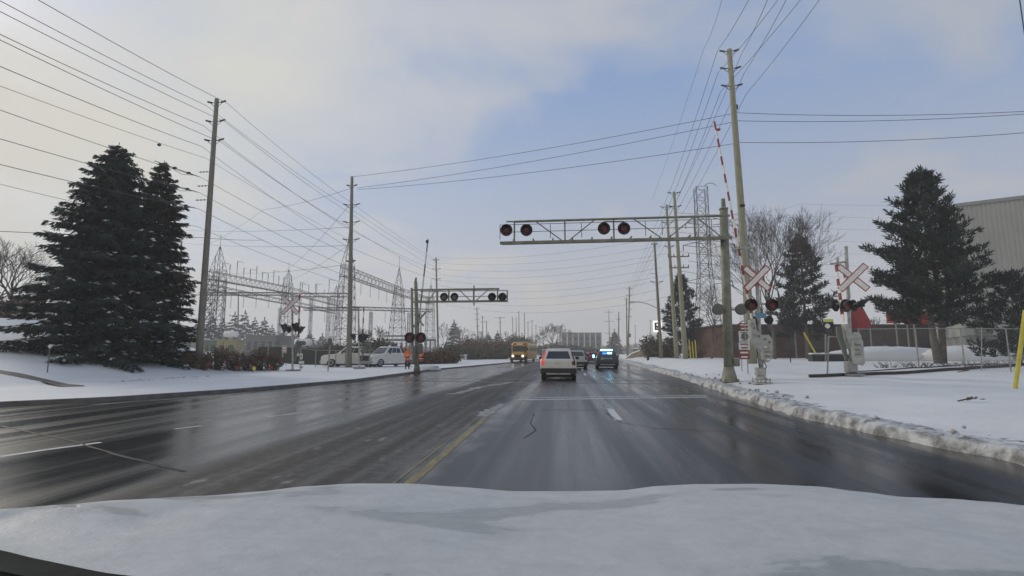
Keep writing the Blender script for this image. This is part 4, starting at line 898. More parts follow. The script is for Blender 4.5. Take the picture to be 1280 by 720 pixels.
# sign posts on the right
def strokes(mb, c, s, w_, h_, rows, mi, n=Vector((0, -1, 0)), fill=.75):
    for k in range(rows): 
        ww = w_ * (fill - .12 * (k % 2)); mb.box(c + Vector((0, -.012, h_ / 2 - h_ * (k + .5) / rows)), (ww, .004, h_ / rows * .38), mi)
b_ = G(935, 467); YS_ = b_.y; u3 = lambda px, py: atY(px, py, YS_)
rt = thing('information_sign', 'tall red and white notice sign on thin posts between cantilever mast and gate', 'sign', b_)
mb = MB(); mb.tube(b_, u3(933, 402), .025, n=6); mb.tube(on(926, 25.5), u3(926, 402), .02, n=6); part(mb, 'posts', M['galv'], rt)
for i, (y0, y1, mi) in enumerate(((404, 413, 0), (414, 427, 1), (428, 437, 2), (438, 449, 0))):
    a, b = u3(923, y0), u3(937, y1); c = (a + b) / 2 + Vector((0, -.04, 0)); mb = MB(); W_, H_ = abs(b.x - a.x), abs(a.z - b.z)
    mb.box(c, (W_, .02, H_), 1 if mi == 0 else 0); strokes(mb, c, 0, W_, H_, 2 if mi != 1 else 4, {0: 0, 1: 2, 2: 1}[mi]); part(mb, 'sign_panel', [M['white'], M['red'], M['blue']], rt)
    if i == 1:
        mb = MB(); mb.lathe(c + Vector((.02, -.02, 0)), (0, -1, 0), [(0, .17), (.006, .17), (.007, .0)], 16); part(mb, 'round_emblem', M['lensg'], rt)
b_ = G(1034, 470); YS2 = b_.y; u4 = lambda px, py: atY(px, py, YS2)
b_.z = gz(b_.x, b_.y)
rt = thing('warning_sign', 'dark notice with a lime header and round symbol, left of the farther gate', 'sign', b_)
mb = MB(); mb.tube(b_, u4(1036, 420), .035, n=8); mb.tube(u4(1032, 452), u4(1032, 418), .03, n=6); mb.tube(u4(1036, 421), u4(1046, 421), .025, n=6); part(mb, 'post', M['galv'], rt)
a, b = u4(1028, 399), u4(1042, 417); c = (a + b) / 2 + Vector((0, -.05, 0)); W_, H_ = abs(b.x - a.x), abs(a.z - b.z)
mb = MB(); mb.box(c, (W_, .02, H_), 0); strokes(mb, c + Vector((0, 0, -H_ * .33)), 0, W_, H_ * .25, 2, 1); part(mb, 'sign_panel', [M['trim'], M['lensg']], rt)
mb = MB(); mb.box(c + Vector((0, -.014, H_ * .40)), (W_, .006, H_ * .2)); part(mb, 'header', M['lime'], rt)
mb = MB(); mb.lathe(c + Vector((-W_ * .12, -.012, H_ * .02)), (0, -1, 0), [(0, H_ * .17), (.008, H_ * .17), (.009, 0)], 18); part(mb, 'round_symbol', M['white'], rt)
# posts, stakes on the right
def stake(px0, py0, px1, py1, D, r, m, label, cat='marker stake', group=None, name='marker_stake'):
    a = at(px0, py0, D); a.z = gz(a.x, a.y) - .05; mb = MB(); mb.tube(a, at(px1, py1, D), r, r, 8); return single(mb, name, M[m], label, cat, group)
p0 = G(1268, 486); mb = MB(); tp = at(1281, 385, 14.2); D0 = p0.dot(Vector((-math.sin(YAW), math.cos(YAW), 0))); tp = at(1281.5, 388, D0)
mb.tube(p0 + Vector((0, 0, -.1)), tp, .06, .06, 10); single(mb, 'guy_wire_guard', M['yellow'], 'yellow guy wire guard leaning right at the right frame edge', 'guy guard', loc=p0)
mb = MB(); p1 = on(1024, 40); mb.tube(p1, at(1005, 416, 40), .07, .07, 8); single(mb, 'guy_wire_guard', M['yellow'], 'yellow guy wire guard leaning left, left of the farther gate', 'guy guard', loc=p1)
for i, px in enumerate((862.5, 866, 869.5)): stake(px + 1, 448, px - 1 + i * .2, 425 + i % 2 * 2, 50, .05, 'yellow', ORD[i] + ' from the left of the three yellow stakes right of the pale poles', group='yellow stakes')
stake(988, 450, 987.5, 433, 36, .04, 'trim', 'short dark post standing in snow right of the near gate', name='short_post', cat='post')
stake(810, 452, 810, 444, 64, .16, 'trim', 'stubby dark post left of the street light pole', name='short_post', cat='post')
stake(1227, 464, 1227, 409, 24, .02, 'galv', 'thin bare rod rising from the snow by the right fence', name='short_post', cat='post')
# chain link fence, right
def chain_fence(pts, hgt, label, rt_loc, mesh=True, step=None, m='galv', r=.03):
    rt = thing('chain_link_fence', label, 'fence', rt_loc)
    for p in pts: mb = MB(); mb.tube(p - Vector((0, 0, .1)), p + Vector((0, 0, hgt)), r, n=7); part(mb, 'post', M[m], rt)
    mb = MB()
    for a, b in zip(pts, pts[1:]): mb.tube(a + Vector((0, 0, hgt)), b + Vector((0, 0, hgt)), r * .8, n=6)
    part(mb, 'top_rail', M[m], rt)
    if mesh:
        mb = MB()
        for a, b in zip(pts, pts[1:]):
            L_ = (b - a).length; n = int(L_ / .16); k2 = hgt / .16
            for i in range(-int(k2), n + 1):
                for sg in (0, 1):
                    s0, s1 = i * .16, i * .16 + hgt; z0, z1 = 0.02, hgt
                    if s0 < 0: z0 = -s0; s0 = 0
                    if s1 > L_: z1 = hgt - (s1 - L_); s1 = L_
                    if s1 <= s0: continue
                    za, zb = (z0, z1) if sg == 0 else (hgt - z0, hgt - z1)
                    p = a.lerp(b, s0 / L_) + Vector((0, 0, za)); q_ = a.lerp(b, s1 / L_) + Vector((0, 0, zb)); mb.tube(p, q_, .0022, n=3, cap=False)
        part(mb, 'wire_mesh', M[m], rt)
    return rt
fp = [on(px, D) for px, D in ((1076, 27.5), (1147, 25.8), (1204, 24.6), (1261, 23.6), (1330, 22.6), (1420, 21.5))]
chain_fence(fp, 2.0, 'galvanised chain link fence in front of the large pine', fp[0])
# ------------------------------------------------------------------ left crossing equipment
l0 = G(521, 467); YL = l0.y; v = lambda px, py, dy=0: atY(px, py, YL + dy)
rt = thing('signal_cantilever', 'smaller cantilever reaching over the oncoming lanes on the left', 'signal cantilever', l0)
mb = MB(); mb.poly([l0, v(521, 455), v(521, 400), v(519.5, 352)], [.26, .17, .155, .13], 12); mb.tube(v(514.5, 360, .3), v(516, 440, .3), .09, n=8); mb.tube(v(519.5, 352), v(520, 347), .08, n=6); part(mb, 'mast', M['cant'], rt, True)
mb = MB()
for dy in (-.35, .35):
    a, b = v(514, 362.5, dy), v(624, 362.5, dy); b.z = a.z; mb.tube(a, b, .07, n=6); c, d = v(514, 377.5, dy), v(634, 377.5, dy); d.z = c.z; mb.box((c + d) / 2, ((d - c).length, .1, .15)); zt, zb = a.z, c.z
    X = lambda px: v(px, 370, dy).x
    for px in (547, 561, 592, 622, 634): mb.box(Vector((X(px), YL + dy, (zt + zb) / 2 - (.1 if px == 634 else 0))), (.09, .07, zt - zb))
    for p1, p2 in ((545, 535), (573, 589), (611, 594)): mb.tube(Vector((X(p1), YL + dy, zt)), Vector((X(p2), YL + dy, zb)), .035, n=5)
    for z in (.35, .75): mb.tube(Vector((X(525), YL + dy, zb + z)), Vector((X(634), YL + dy, zb + z)), .02, n=4)
part(mb, 'truss', M['cant'], rt)
for px, ln in ((555, 'lensg'), (568, 'lensg'), (615, 'trim'), (628, 'trim')): flasher(rt, v(px, 371, -.5), (0, -1, 0), .29, ln, back='black' if ln == 'trim' else 'trim')
mb = MB(); mb.tube(v(592.5, 357, 0), v(592.5, 382, 0), .05, n=6); part(mb, 'antenna', M['cant'], rt)
for px in (512, 526): flasher(rt, v(px, 422, -.3), (0, -1, 0), .38, 'lensr')
mb = MB(); mb.tube(v(508, 418, -.1), v(530, 418, -.1), .05, n=6); part(mb, 'lamp_bracket', M['cant'], rt)
mb = MB(); mb.bbox(v(518, 444, -.3), (.36, .3, 1.3), .08); mb.bbox(v(525, 436, -.2), (.35, .3, .7), .05); part(mb, 'gate_mechanism', M['lensg'], rt)
gate_arm(rt, v(521, 425, .3), v(535, 299, .3), .17, .9, 'lensg')
mb = MB(); mb.bbox(v(534, 302, .2), (.2, .15, .2), .03); part(mb, 'arm_lamp', M['trim'], rt)
mb = MB(); rr_ = v(524, 400, -.2); mb.box(rr_, (.12, .04, 1.5), 0, Matrix.Rotation(R(40), 3, 'Y')); mb.box(rr_ + Vector((0, -.05, 0)), (.12, .04, 1.1), 0, Matrix.Rotation(R(-40), 3, 'Y')); part(mb, 'crossbuck_blade', M['cant'], rt)
# left crossbuck signal
def left_signal(label, pb, f, cbx, lamps, arm, D):
    b = on(pb, D); rt = thing('crossing_signal', label, 'crossing signal', b)
    ff = lambda px, py, dy=0: at(px, py, D + dy); mb = MB(); mb.tube(b, ff(f[0], f[1]), .075, n=8); part(mb, 'mast', M['silver'], rt)
    if cbx: crossbuck(rt, ff(cbx[0], cbx[1], -.15), (0, -1, 0), 1.75, .33)
    for i, (px, py, r_, n) in enumerate(lamps): flasher(rt, ff(px, py, -.2 if n[1] < 0 else .2), n, r_, 'trim' if n[1] < 0 else 'lensg')
    mb = MB(); mb.tube(ff(lamps[0][0], lamps[0][1] - 3), ff(lamps[-1][0], lamps[-1][1] - 3), .05, n=6); part(mb, 'lamp_bracket', M['silver'], rt)
    gate_arm(rt, ff(arm[0], arm[1], .2), ff(arm[2], arm[3], .2), .2, .45)
    mb = MB(); mb.bbox(ff(pb + 5, 436, .1), (.38, .3, .75), .08, 0, Matrix.Rotation(R(24), 3, 'Y')); mb.bbox(ff(pb + 9, 429, .1), (.75, .3, .32), .08); mb.tube(ff(pb + 7, 430, .1), ff(pb + 1, 452, .1), .07, n=6); mb.tube(ff(pb - 2, 440, .1), ff(pb + 5, 425, .1), .04, n=6); part(mb, 'gate_mechanism', M['lensg'], rt)
    mb = MB(); mb.box(b + Vector((0, 0, .06)), (.8, .6, .12)); part(mb, 'base_plate', M['galv'], rt)
    return rt
left_signal('left crossing signal with a red edged crossbuck and raised gate', 367, (365.5, 366), (363, 382), [(356, 410, .36, (-.6, -.8, 0)), (361.5, 412, .25, (.3, 1, 0)), (370, 409, .36, (-.5, -.9, 0)), (376, 412, .3, (1, .2, 0))], (372.5, 445, 375, 360), 37)
left_signal('crossing signal standing in front of the pickups, seen right of the insulator pole', 450, (448, 385), None, [(442, 421, .3, (-.7, -.8, 0)), (452.5, 422, .36, (-.1, -1, 0)), (457, 421, .25, (.6, 1, 0))], (452, 440, 455, 383), 42)
# floodlight-like heads on posts (pale dish detectors)
for i, (px, py, by, D, s, lab) in enumerate(((413, 424, 466, 37, 1, 'pale lamp head on a post between crossbuck signal and pickups'), (463, 430, 460, 46, .8, 'small pale lamp head on a post in front of the white pickup'))):
    b = on(px - 2, D); rt = thing('lamp_post', lab, 'lamp post', b); mb = MB(); t = at(px, py + 4, D); mb.tube(b, t, .05 * s, n=7); part(mb, 'post', M['galv'], rt)
    mb = MB(); mb.bbox(at(px + .5, py - 3, D), (.62 * s, .3, .2 * s), .05); part(mb, 'lamp_head', M['white'], rt)
    mb = MB(); mb.lathe(at(px - .5, py + 2, D - .2), (0, -1, 0), [(-.2, .1), (0, .2 * s), (.03, .19 * s), (.04, 0)], 12); mb.box(at(px, py + 6, D), (.3, .2, .2)); part(mb, 'bracket', M['lensg'], rt)
# small white railway signs
for i, (px, D, lab) in enumerate(((297.5, 36, 'stack of three small white track signs left of the crossbuck signal'), (376.5, 37.5, 'stack of three small white track signs right of the crossbuck signal'))):
    b = on(px, D); rt = thing('track_sign', lab, 'sign', b); mb = MB(); mb.tube(b, at(px, 441, D), .03, n=6); part(mb, 'post', M['galv'], rt)
    mb = MB(); c = at(px, 445.5, D - .1); mb.box(c, (.22, .02, .42)); mb.box(c + Vector((0, -.015, 0)), (.08, .01, .22), 1); part(mb, 'sign_panel', [M['white'], M['lensg']], rt)
    mb = MB(); c = at(px + .3, 453, D - .1); mb.box(c, (.42, .02, .2)); part(mb, 'sign_panel', M['white'], rt)
    mb = MB(); c = at(px, 459, D - .1); mb.box(c, (.28, .02, .28), 0, Matrix.Rotation(R(45), 3, 'Y')); mb.box(c + Vector((0, -.015, 0)), (.1, .01, .1), 1, Matrix.Rotation(R(45), 3, 'Y')); part(mb, 'sign_panel', [M['white'], M['lensg']], rt)
b = on(353.5, 42); rt = thing('notice_board', 'small faded pinkish notice board left of the crossbuck mast', 'sign', b); mb = MB(); mb.tube(b, at(353, 440, 42), .04, n=6); part(mb, 'post', M['galv'], rt)
mb = MB(); c = at(355.5, 436.5, 42); mb.box(c, (.42, .03, .65)); mb.box(c + Vector((0, -.02, .1)), (.3, .01, .12), 1); mb.box(c + Vector((0, -.02, -.12)), (.3, .01, .1), 1); part(mb, 'sign_panel', [mat('faded_pink_board', (.5, .38, .33), .7), M['white']], rt)
b = on(317.5, 35); rt = thing('reflector_post', 'short post with a round yellow reflector among the shrubs', 'reflector post', b); mb = MB(); mb.tube(b, at(317.5, 463, 35) + Vector((0, .05, .2)), .04, n=6); part(mb, 'post', M['galv'], rt); mb = MB(); mb.lathe(at(317.5, 460.5, 33.6), (0, -1, 0), [(0, .13), (.02, .12), (.03, 0)], 14); part(mb, 'reflector', mat('yellow_reflector', (.8, .62, .1), .4), rt)
for i, (px, lab) in enumerate(((259, 'small red marker flag left of the shrubs'), (296, 'small red marker flag among the shrubs'), (338, 'small red marker flag right of the shrubs'))):
    b = on(px, 32.8 + i); mb = MB(); mb.tube(b, b + Vector((0, 0, .45)), .012, n=4, mi=1); mb.box(b + Vector((.13, 0, .33)), (.24, .02, .22), 0, Matrix.Rotation(R(20), 3, 'Y')); single(mb, 'marker_flag', [M['red'], M['galv']], lab, 'marker flag', 'red marker flags', loc=b)
fp = [on(px, D) for px, D in ((322, 46), (335, 46), (354, 46), (376, 46), (395, 46), (420, 46.5), (432, 47), (470, 47.5))]
chain_fence(fp, 1.55, 'chain link fence behind the left crossing signal', fp[0], mesh=False, r=.04)
mb = MB(); c0, c1 = on(322, 52), on(440, 53); mb.prism([c0, c1, c1 + Vector((0, .3, 0)), c0 + Vector((0, .3, 0))], (0, 0, 1.75)); single(mb, 'dark_hoarding', mat('olive_windbreak', (.055, .055, .04), .9), 'dark olive privacy screen behind the left chain link fence', 'screen')
# left verge marker
b = G(59, 466); rt = thing('marker_post', 'thin marker post with a small white cap on the snowy left slope', 'marker post', b); Dm = b.dot(Vector((-math.sin(YAW), math.cos(YAW), 0))); t = at(62.5, 434, Dm)
mb = MB(); mb.tube(b, t, .025, n=7); part(mb, 'post', M['lensg'], rt); mb = MB(); mb.lathe(t - Vector((0, 0, .05)), (0, 0, 1), [(0, .04), (.05, .06), (.13, .06), (.18, .03)], 10); part(mb, 'cap', M['white'], rt)
# substation clutter
for i, (px, py, D, lab) in enumerate(((289, 418, 78, 'white horizontal tank behind the left scrub'), (379, 428, 66, 'white horizontal tank right of the crossbuck signal'))):
    b = on(px, D); rt = thing('storage_tank', lab, 'tank', b, group=None); c = at(px, py, D); mb = MB(); mb.lathe(c - Vector((1.15, 0, 0)), (1, 0, 0), [(0, .1), (.1, .4), (.3, .5), (2.0, .5), (2.2, .4), (2.3, .1)], 14); part(mb, 'tank_shell', M['white'], rt, True)
    mb = MB()
    for s in (-.7, .7): mb.box(Vector((c.x + s, c.y, (c.z + b.z) / 2 - .2)), (.2, .6, c.z - b.z - .4))
    part(mb, 'support', M['lensg'], rt)
def shed(label, px0, px1, ytop, D, depth, wallm, roofm=None, name='shed', gable=False, doors=0, cat='building', overhang=.15, z=None, windows=0):
    a, b = on(px0, D), on(px1, D); zb = min(a.z, b.z); zt = at((px0 + px1) / 2, ytop, D).z; c = (a + b) / 2; W_ = (b - a).length; rt = thing(name, label, cat, (c.x, c.y, zb), world=False, rz=YAW)
    H_ = zt - zb; mb = MB(); mb.box((0, depth / 2, H_ / 2), (W_, depth, H_)); part(mb, 'wall', wallm, rt)
    mb = MB()
    if gable: mb.prism([(-W_ / 2 - overhang, -overhang, H_), (W_ / 2 + overhang, -overhang, H_), (0, -overhang, H_ + W_ * .28)], (0, depth + 2 * overhang, 0))
    else: mb.box((0, depth / 2, H_ + .08), (W_ + 2 * overhang, depth + 2 * overhang, .16))
    part(mb, 'roof', roofm or M['roofw'], rt)
    for k in range(doors): mb = MB(); mb.box((-W_ / 2 + W_ * (k + .5) / doors, -.03, H_ * .42), (W_ / doors * .5, .05, H_ * .8)); part(mb, 'door', M['lensg'], rt)
    for k in range(windows): mb = MB(); mb.box((-W_ / 2 + W_ * (k + .5) / windows, -.03, H_ * .55), (W_ / windows * .55, .05, H_ * .4)); part(mb, 'window', M['farw'], rt)
    return rt, W_, H_
shed('beige equipment cabinet behind the left scrub', 270, 294, 426, 62, 2, M['plaster'], M['plaster'], 'equipment_cabinet', cat='cabinet', doors=2)
shed('small blue grey hut left of the tall pole', 222, 243, 424, 70, 3, mat('pale_hut', (.30, .32, .28), .8), M['roofw'], 'equipment_hut', doors=1, windows=0)
shed('faint grey control building deep in the substation', 306, 350, 420, 120, 8, M['farb'], M['farb'], 'control_building', windows=5)
shed('pale green transformer housing right of the tall left pole', 254, 268, 426, 66, 2, mat('transformer_green', (.17, .21, .17), .7), M['galv'], 'transformer_cabinet', cat='cabinet', doors=2)
shed('small white slatted shed beyond the left roadside', 562, 582, 444, 95, 3, M['white'], M['roofw'], 'garden_shed', doors=0, windows=4)

# ------------------------------------------------------------------ buildings on the right
# warehouse: corrugated long wall
wa = at(1217, 441, 44); wb = at(1330, 441, 41); wa.z = wb.z = .6; hw_ = at(1210, 259, 44).z - .6
rt = thing('warehouse', 'tall warehouse with pale corrugated cladding behind the large pine', 'warehouse', wa); d = (wb - wa).normalized(); n_ = Vector((-d.y, d.x, 0)); L_ = 36
mb = MB(); pts = []
k = 0.0; i = 0
while k < L_:
    o = [0, 0, .06, .06][i % 4]; pts.append(wa + d * k - n_ * o); k += [.11, .045, .11, .045][i % 4]; i += 1
mb.loft([[p + Vector((0, 0, 2.4)) for p in pts], [p + Vector((0, 0, hw_)) for p in pts]], cap=False, close=False); 
end = wa + n_ * 40; pts2 = []; k = 0.0; i = 0
while k < 40:
    o = [0, 0, .06, .06][i % 4]; pts2.append(wa + n_ * k - d * o); k += [.11, .045, .11, .045][i % 4]; i += 1
mb.loft([[p + Vector((0, 0, 2.4)) for p in pts2], [p + Vector((0, 0, hw_)) for p in pts2]], cap=False, close=False); part(mb, 'cladding', M['corr'], rt)
mb = MB(); mb.prism([wa + d * .1 + n_ * .12, wa + d * L_ + n_ * .12, wa + d * L_ + n_ * 40, wa + d * .1 + n_ * 40], (0, 0, 2.45)); part(mb, 'base_wall', M['conc'], rt)
mb = MB(); z = Vector((0, 0, hw_)); mb.prism([wa - d * .2 - n_ * .2 + z, wa + d * L_ - n_ * .2 + z, wa + d * L_ + n_ * 40 + z, wa - d * .2 + n_ * 40 + z], (0, 0, .3)); part(mb, 'roof', M['galv'], rt)
mb = MB(); q_ = wa + d * 1.0 - n_ * .12; mb.box(q_ + Vector((0, 0, 3.2)), (1.6, .1, 2.0)); 
for k in range(6): mb.box(q_ + Vector((0, -.07, 2.4 + k * .33)), (1.5, .05, .06), 1)
part(mb, 'louvre', [M['lensg'], M['galv']], rt)
# low brown building with red awnings
rt, W_, H_ = shed('long low dark brown brick building behind the right gates', 905, 1204, 407, 62, 12, M['brick'], M['brickg'], 'brick_building', overhang=.3)
mb = MB(); mb.box((0, -.05, H_ * .86), (W_ * .999, .06, H_ * .28)); part(mb, 'fascia', M['brickg'], rt)
for k in range(9): mb = MB(); mb.box((-W_ / 2 + 2 + k * 3.2, -.03, H_ * .40), (1.5, .05, 1.1)); part(mb, 'window', M['farw'], rt)
def awning(px0, px1, py0, py1, D, label):
    a, b = at(px0, py0, D), at(px1, py1, D); W_ = b.x - a.x; H_ = a.z - b.z; c = Vector(((a.x + b.x) / 2, a.y, b.z)); rt = thing('awning', label, 'awning', c, group='red awnings on the brown building')
    mb = MB(); P_ = [c + Vector((-W_ / 2, 0, 0)), c + Vector((-W_ / 2, 0, H_ * .25)), c + Vector((-W_ / 2, 1.4, H_)), c + Vector((-W_ / 2, 1.5, 0))]; mb.prism(P_, (W_, 0, 0)); part(mb, 'canopy', M['awning'], rt)
    mb = MB()
    for s in (-1, 1): mb.tube(Vector((c.x + s * W_ * .45, c.y + .1, b.z)), Vector((c.x + s * W_ * .45, c.y + .1, gz(c.x, c.y))), .07, n=6)
    part(mb, 'support', M['galv'], rt)
awning(1070, 1088, 378, 410, 50, 'bright red awning right behind the farther crossing signal')
awning(1118, 1134, 388, 403, 52, 'dark red awning left of the large pine trunks')
awning(1140, 1166, 388, 405, 54, 'red awning seen through the large pine')
awning(992, 1006, 398, 407, 58, 'small dull red awning behind the yellow guy guard')
# snow piles, dark vehicles/planters
mb = MB()
def mound(label, c, a, b, h, seed):
    rg = random.Random(seed); mb = MB(); rows = []
    for i in range(9):
        t = i / 8; rr = math.cos(t * math.pi / 2); rows.append([Vector((c.x + math.cos(x * .3927) * a * rr * (1 + .15 * rg.uniform(-1, 1)), c.y + math.sin(x * .3927) * b * rr, c.z - .1 + h * math.sin(t * math.pi / 2) ** .6 * (1 + .05 * rg.uniform(-1, 1)))) for x in range(16)])
    mb.loft(rows); return single(mb, 'snow_pile', M['snow'], label, 'snow pile', 'plowed snow piles', True, loc=c)
mound('long snow pile behind the fence left of the large pine', on(1110, 40), 5.0, 1.8, 1.25, 1)
mound('snow pile behind the fence right of the large pine trunks', on(1206, 38), 3.2, 1.6, 1.3, 2)
for i, (px, lab) in enumerate(((1019, 'small dark snow capped planter left of the farther gate'), (1042, 'larger dark snow capped planter left of the farther gate'))):
    b = on(px, 38); rt = thing('planter_box', lab, 'planter'); rt.location = b; W_ = (.42, .9)[i]
    mb = MB(); mb.loft([[b + Vector((x * W_ * .9, y * .35, 0)) for x, y in ((-1, -1), (1, -1), (1, 1), (-1, 1))], [b + Vector((x * W_, y * .42, .5)) for x, y in ((-1, -1), (1, -1), (1, 1), (-1, 1))]]); part(mb, 'box', M['trim'], rt)
    mb = MB(); mb.bbox(b + Vector((0, 0, .56)), (W_ * 2 - .1, .75, .14), .06); part(mb, 'snow_cap', M['snow'], rt)
# twig on the snow
for i, (px, py, lab) in enumerate(((1209, 503, 'small broken twig lying on the right snow field'), (1203, 466, 'small dark branch lying by the dark rail'))):
    p = G(px, py); mb = MB(); mb.tube(p + Vector((-.2, 0, .03)), p + Vector((.2, .1, .10)), .018, n=4); mb.tube(p + Vector((0, 0, .05)), p + Vector((.14, -.1, .12)), .012, n=4)
    for k in range(10): leaf(mb, p + Vector((rnd.uniform(-.05, .25), rnd.uniform(-.1, .1), .08)), Vector((1, rnd.uniform(-1, 1), rnd.uniform(0, .6))), .13, .025)
    single(mb, 'broken_twig', M['bark'], lab, 'twig', loc=p)
# low snow capped retaining wall and the lit sign
a, b = on(786, 86), on(812, 82); mb = MB()
rt = thing('retaining_wall', 'low brown retaining wall with snow on top beyond the right verge', 'wall', a)
pts = [on(px, D) for px, D in ((782, 98), (790, 90), (800, 86), (812, 84), (826, 82))]; mb = MB(); rows = [[p + Vector((0, -.3, 0)), p + Vector((0, -.15, h)), p + Vector((0, .5, h)), p + Vector((0, .6, 0))] for p, h in zip(pts, (.1, .8, 1.1, 1.3, 1.3))]; mb.loft(rows); part(mb, 'wall_face', mat('brown_stone', (.14, .11, .08), .9, var=(.22, .18, .13), scale=3), rt)
mb = MB(); rows = [[p + Vector((0, -.12, h + .003)), p + Vector((0, .1, h + .18)), p + Vector((0, .6, h + .1))] for p, h in zip(pts, (.1, .8, 1.1, 1.3, 1.3))]; mb.loft(rows, cap=False, close=False); part(mb, 'snow_cap', M['snow'], rt)
c = at(822, 408, 88); b = on(823, 88); rt = thing('lit_sign', 'white backlit sign with a dark letter, beside the street light pole', 'sign', b)
mb = MB(); mb.tube(b, c, .12, n=8); part(mb, 'post', M['trim'], rt); mb = MB(); mb.bbox(c, (1.5, .3, 2.0), .05); part(mb, 'sign_box', M['signw'], rt)
mb = MB(); x0 = c.x - .38; y0 = c.y - .16
mb.box((x0, y0, c.z), (.34, .02, 1.3))
for dz in (-.55, 0, .55): mb.box((x0 + .36, y0 - .002, c.z + dz), (.5, .02, .24))
part(mb, 'letter', mat('dark_letter', (.05, .02, .02), .5), rt)
shed('low snow roofed house beyond the right verge', 800, 816, 436, 110, 6, M['brickg'], M['roofw'], 'house')
rt, W_, H_ = shed('hazy four storey apartment block in the distance', 702, 752, 416, 290, 14, M['farb'], M['farb'], 'apartment_block')
for fl in range(3):
    for k in range(7): mb = MB(); mb.box((-W_ / 2 + W_ * (k + .5) / 7, -.05, H_ * (.2 + .27 * fl)), (1.9, .1, 2.0)); part(mb, 'window', M['farw'], rt)
for k in range(8): mb = MB(); mb.box((-W_ / 2 + W_ * k / 7, -.3, H_ * .5), (.5, .5, H_)); part(mb, 'pier', M['roofw'], rt)
rt, W_, H_ = shed('distant white canopy roof beyond the white suv', 679, 703, 437.5, 170, 5, M['farb'], M['white'], 'filling_station', cat='building'); 
shed('hazy low building left of the apartment block', 655, 680, 434, 330, 10, M['farb'], M['roofw'], 'low_building')
shed('hazy low building right of the police car', 745, 790, 436, 320, 10, M['farb'], M['roofw'], 'low_building')
# treeline mass to close the horizon on both sides
def treeline(label, x0, x1, Y0, Y1, n, h, seed):
    rg = random.Random(seed); mb = MB()
    for i in range(n):
        t = rg.random(); c = Vector((x0 + (x1 - x0) * t, Y0 + (Y1 - Y0) * t + rg.uniform(-8, 8), gz(0, 0))); hh = h * (.6 + .6 * vnoise(t * 14, seed)) * rg.uniform(.5, 1)
        for k in range(3): leaf(mb, c + Vector((rg.uniform(-2, 2), 0, hh * rg.random() * .7)), Vector((rg.uniform(-.8, .8), 0, 1)), rg.uniform(2, 3.6), rg.uniform(.35, .8))
    c0 = Vector((x0, Y0, 0)); o = mb.build('distant_treeline', M['leafo'], origin=c0); o.location = c0; tag(o, label, 'treeline', kind='stuff')
treeline('hazy far off treeline left of the road', -420, -40, 260, 420, 2600, 9, 1)
treeline('hazy far off treeline right of the road', 60, 420, 400, 330, 2400, 9, 2)
treeline('hazy far off treeline closing the road ahead', -60, 80, 430, 440, 1500, 10, 3)
treeline('hazy far off treeline on the far left', -420, -150, 240, 60, 1800, 9, 4)
treeline('hazy far off treeline on the far right', 200, 420, 330, 60, 1800, 9, 5)

# ------------------------------------------------------------------ vehicles
def wheel(rt, c, r=.34, w_=.23):
    mb = MB(); s = 1 if c[0] > 0 else -1; a = Vector((s, 0, 0)); mb.lathe(Vector(c) - a * w_ / 2, a, [(0, r * .6), (.01, r * .93), (.05, r), (w_ - .05, r), (w_ - .01, r * .93), (w_, r * .64), (w_ - .04, r * .6)], 20); t = part(mb, 'wheel', M['tyre'], rt, True)
    mb = MB(); mb.lathe(Vector(c), a, [(w_ / 2 - .06, r * .62), (w_ / 2 - .02, r * .62), (w_ / 2 - .03, r * .5), (w_ / 2 - .05, r * .2), (w_ / 2 - .01, .04), (w_ / 2 - .01, 0)], 12); part(mb, 'rim', M['rim'], t)
def bev(o, w_):
    m = o.modifiers.new('bevel', 'BEVEL'); m.width = w_; m.segments = 3; m.limit_method = 'ANGLE'; m.angle_limit = R(25); o.data.polygons.foreach_set('use_smooth', [True] * len(o.data.polygons)); return o
def arch(yc, r, n=7): return [(yc + r * math.cos(a), .30 + r * math.sin(a)) for a in [math.pi * k / n for k in range(n + 1)]]
def panel(mb, A, B, C, D_, u0, u1, v0, v1, off, mi=0):
    n = (B - A).cross(D_ - A).normalized() * off
    def P_(u, v): return A.lerp(B, u).lerp(D_.lerp(C, u), v) + n
    mb.quad(P_(u0, v0), P_(u1, v0), P_(u1, v1), P_(u0, v1), mi)
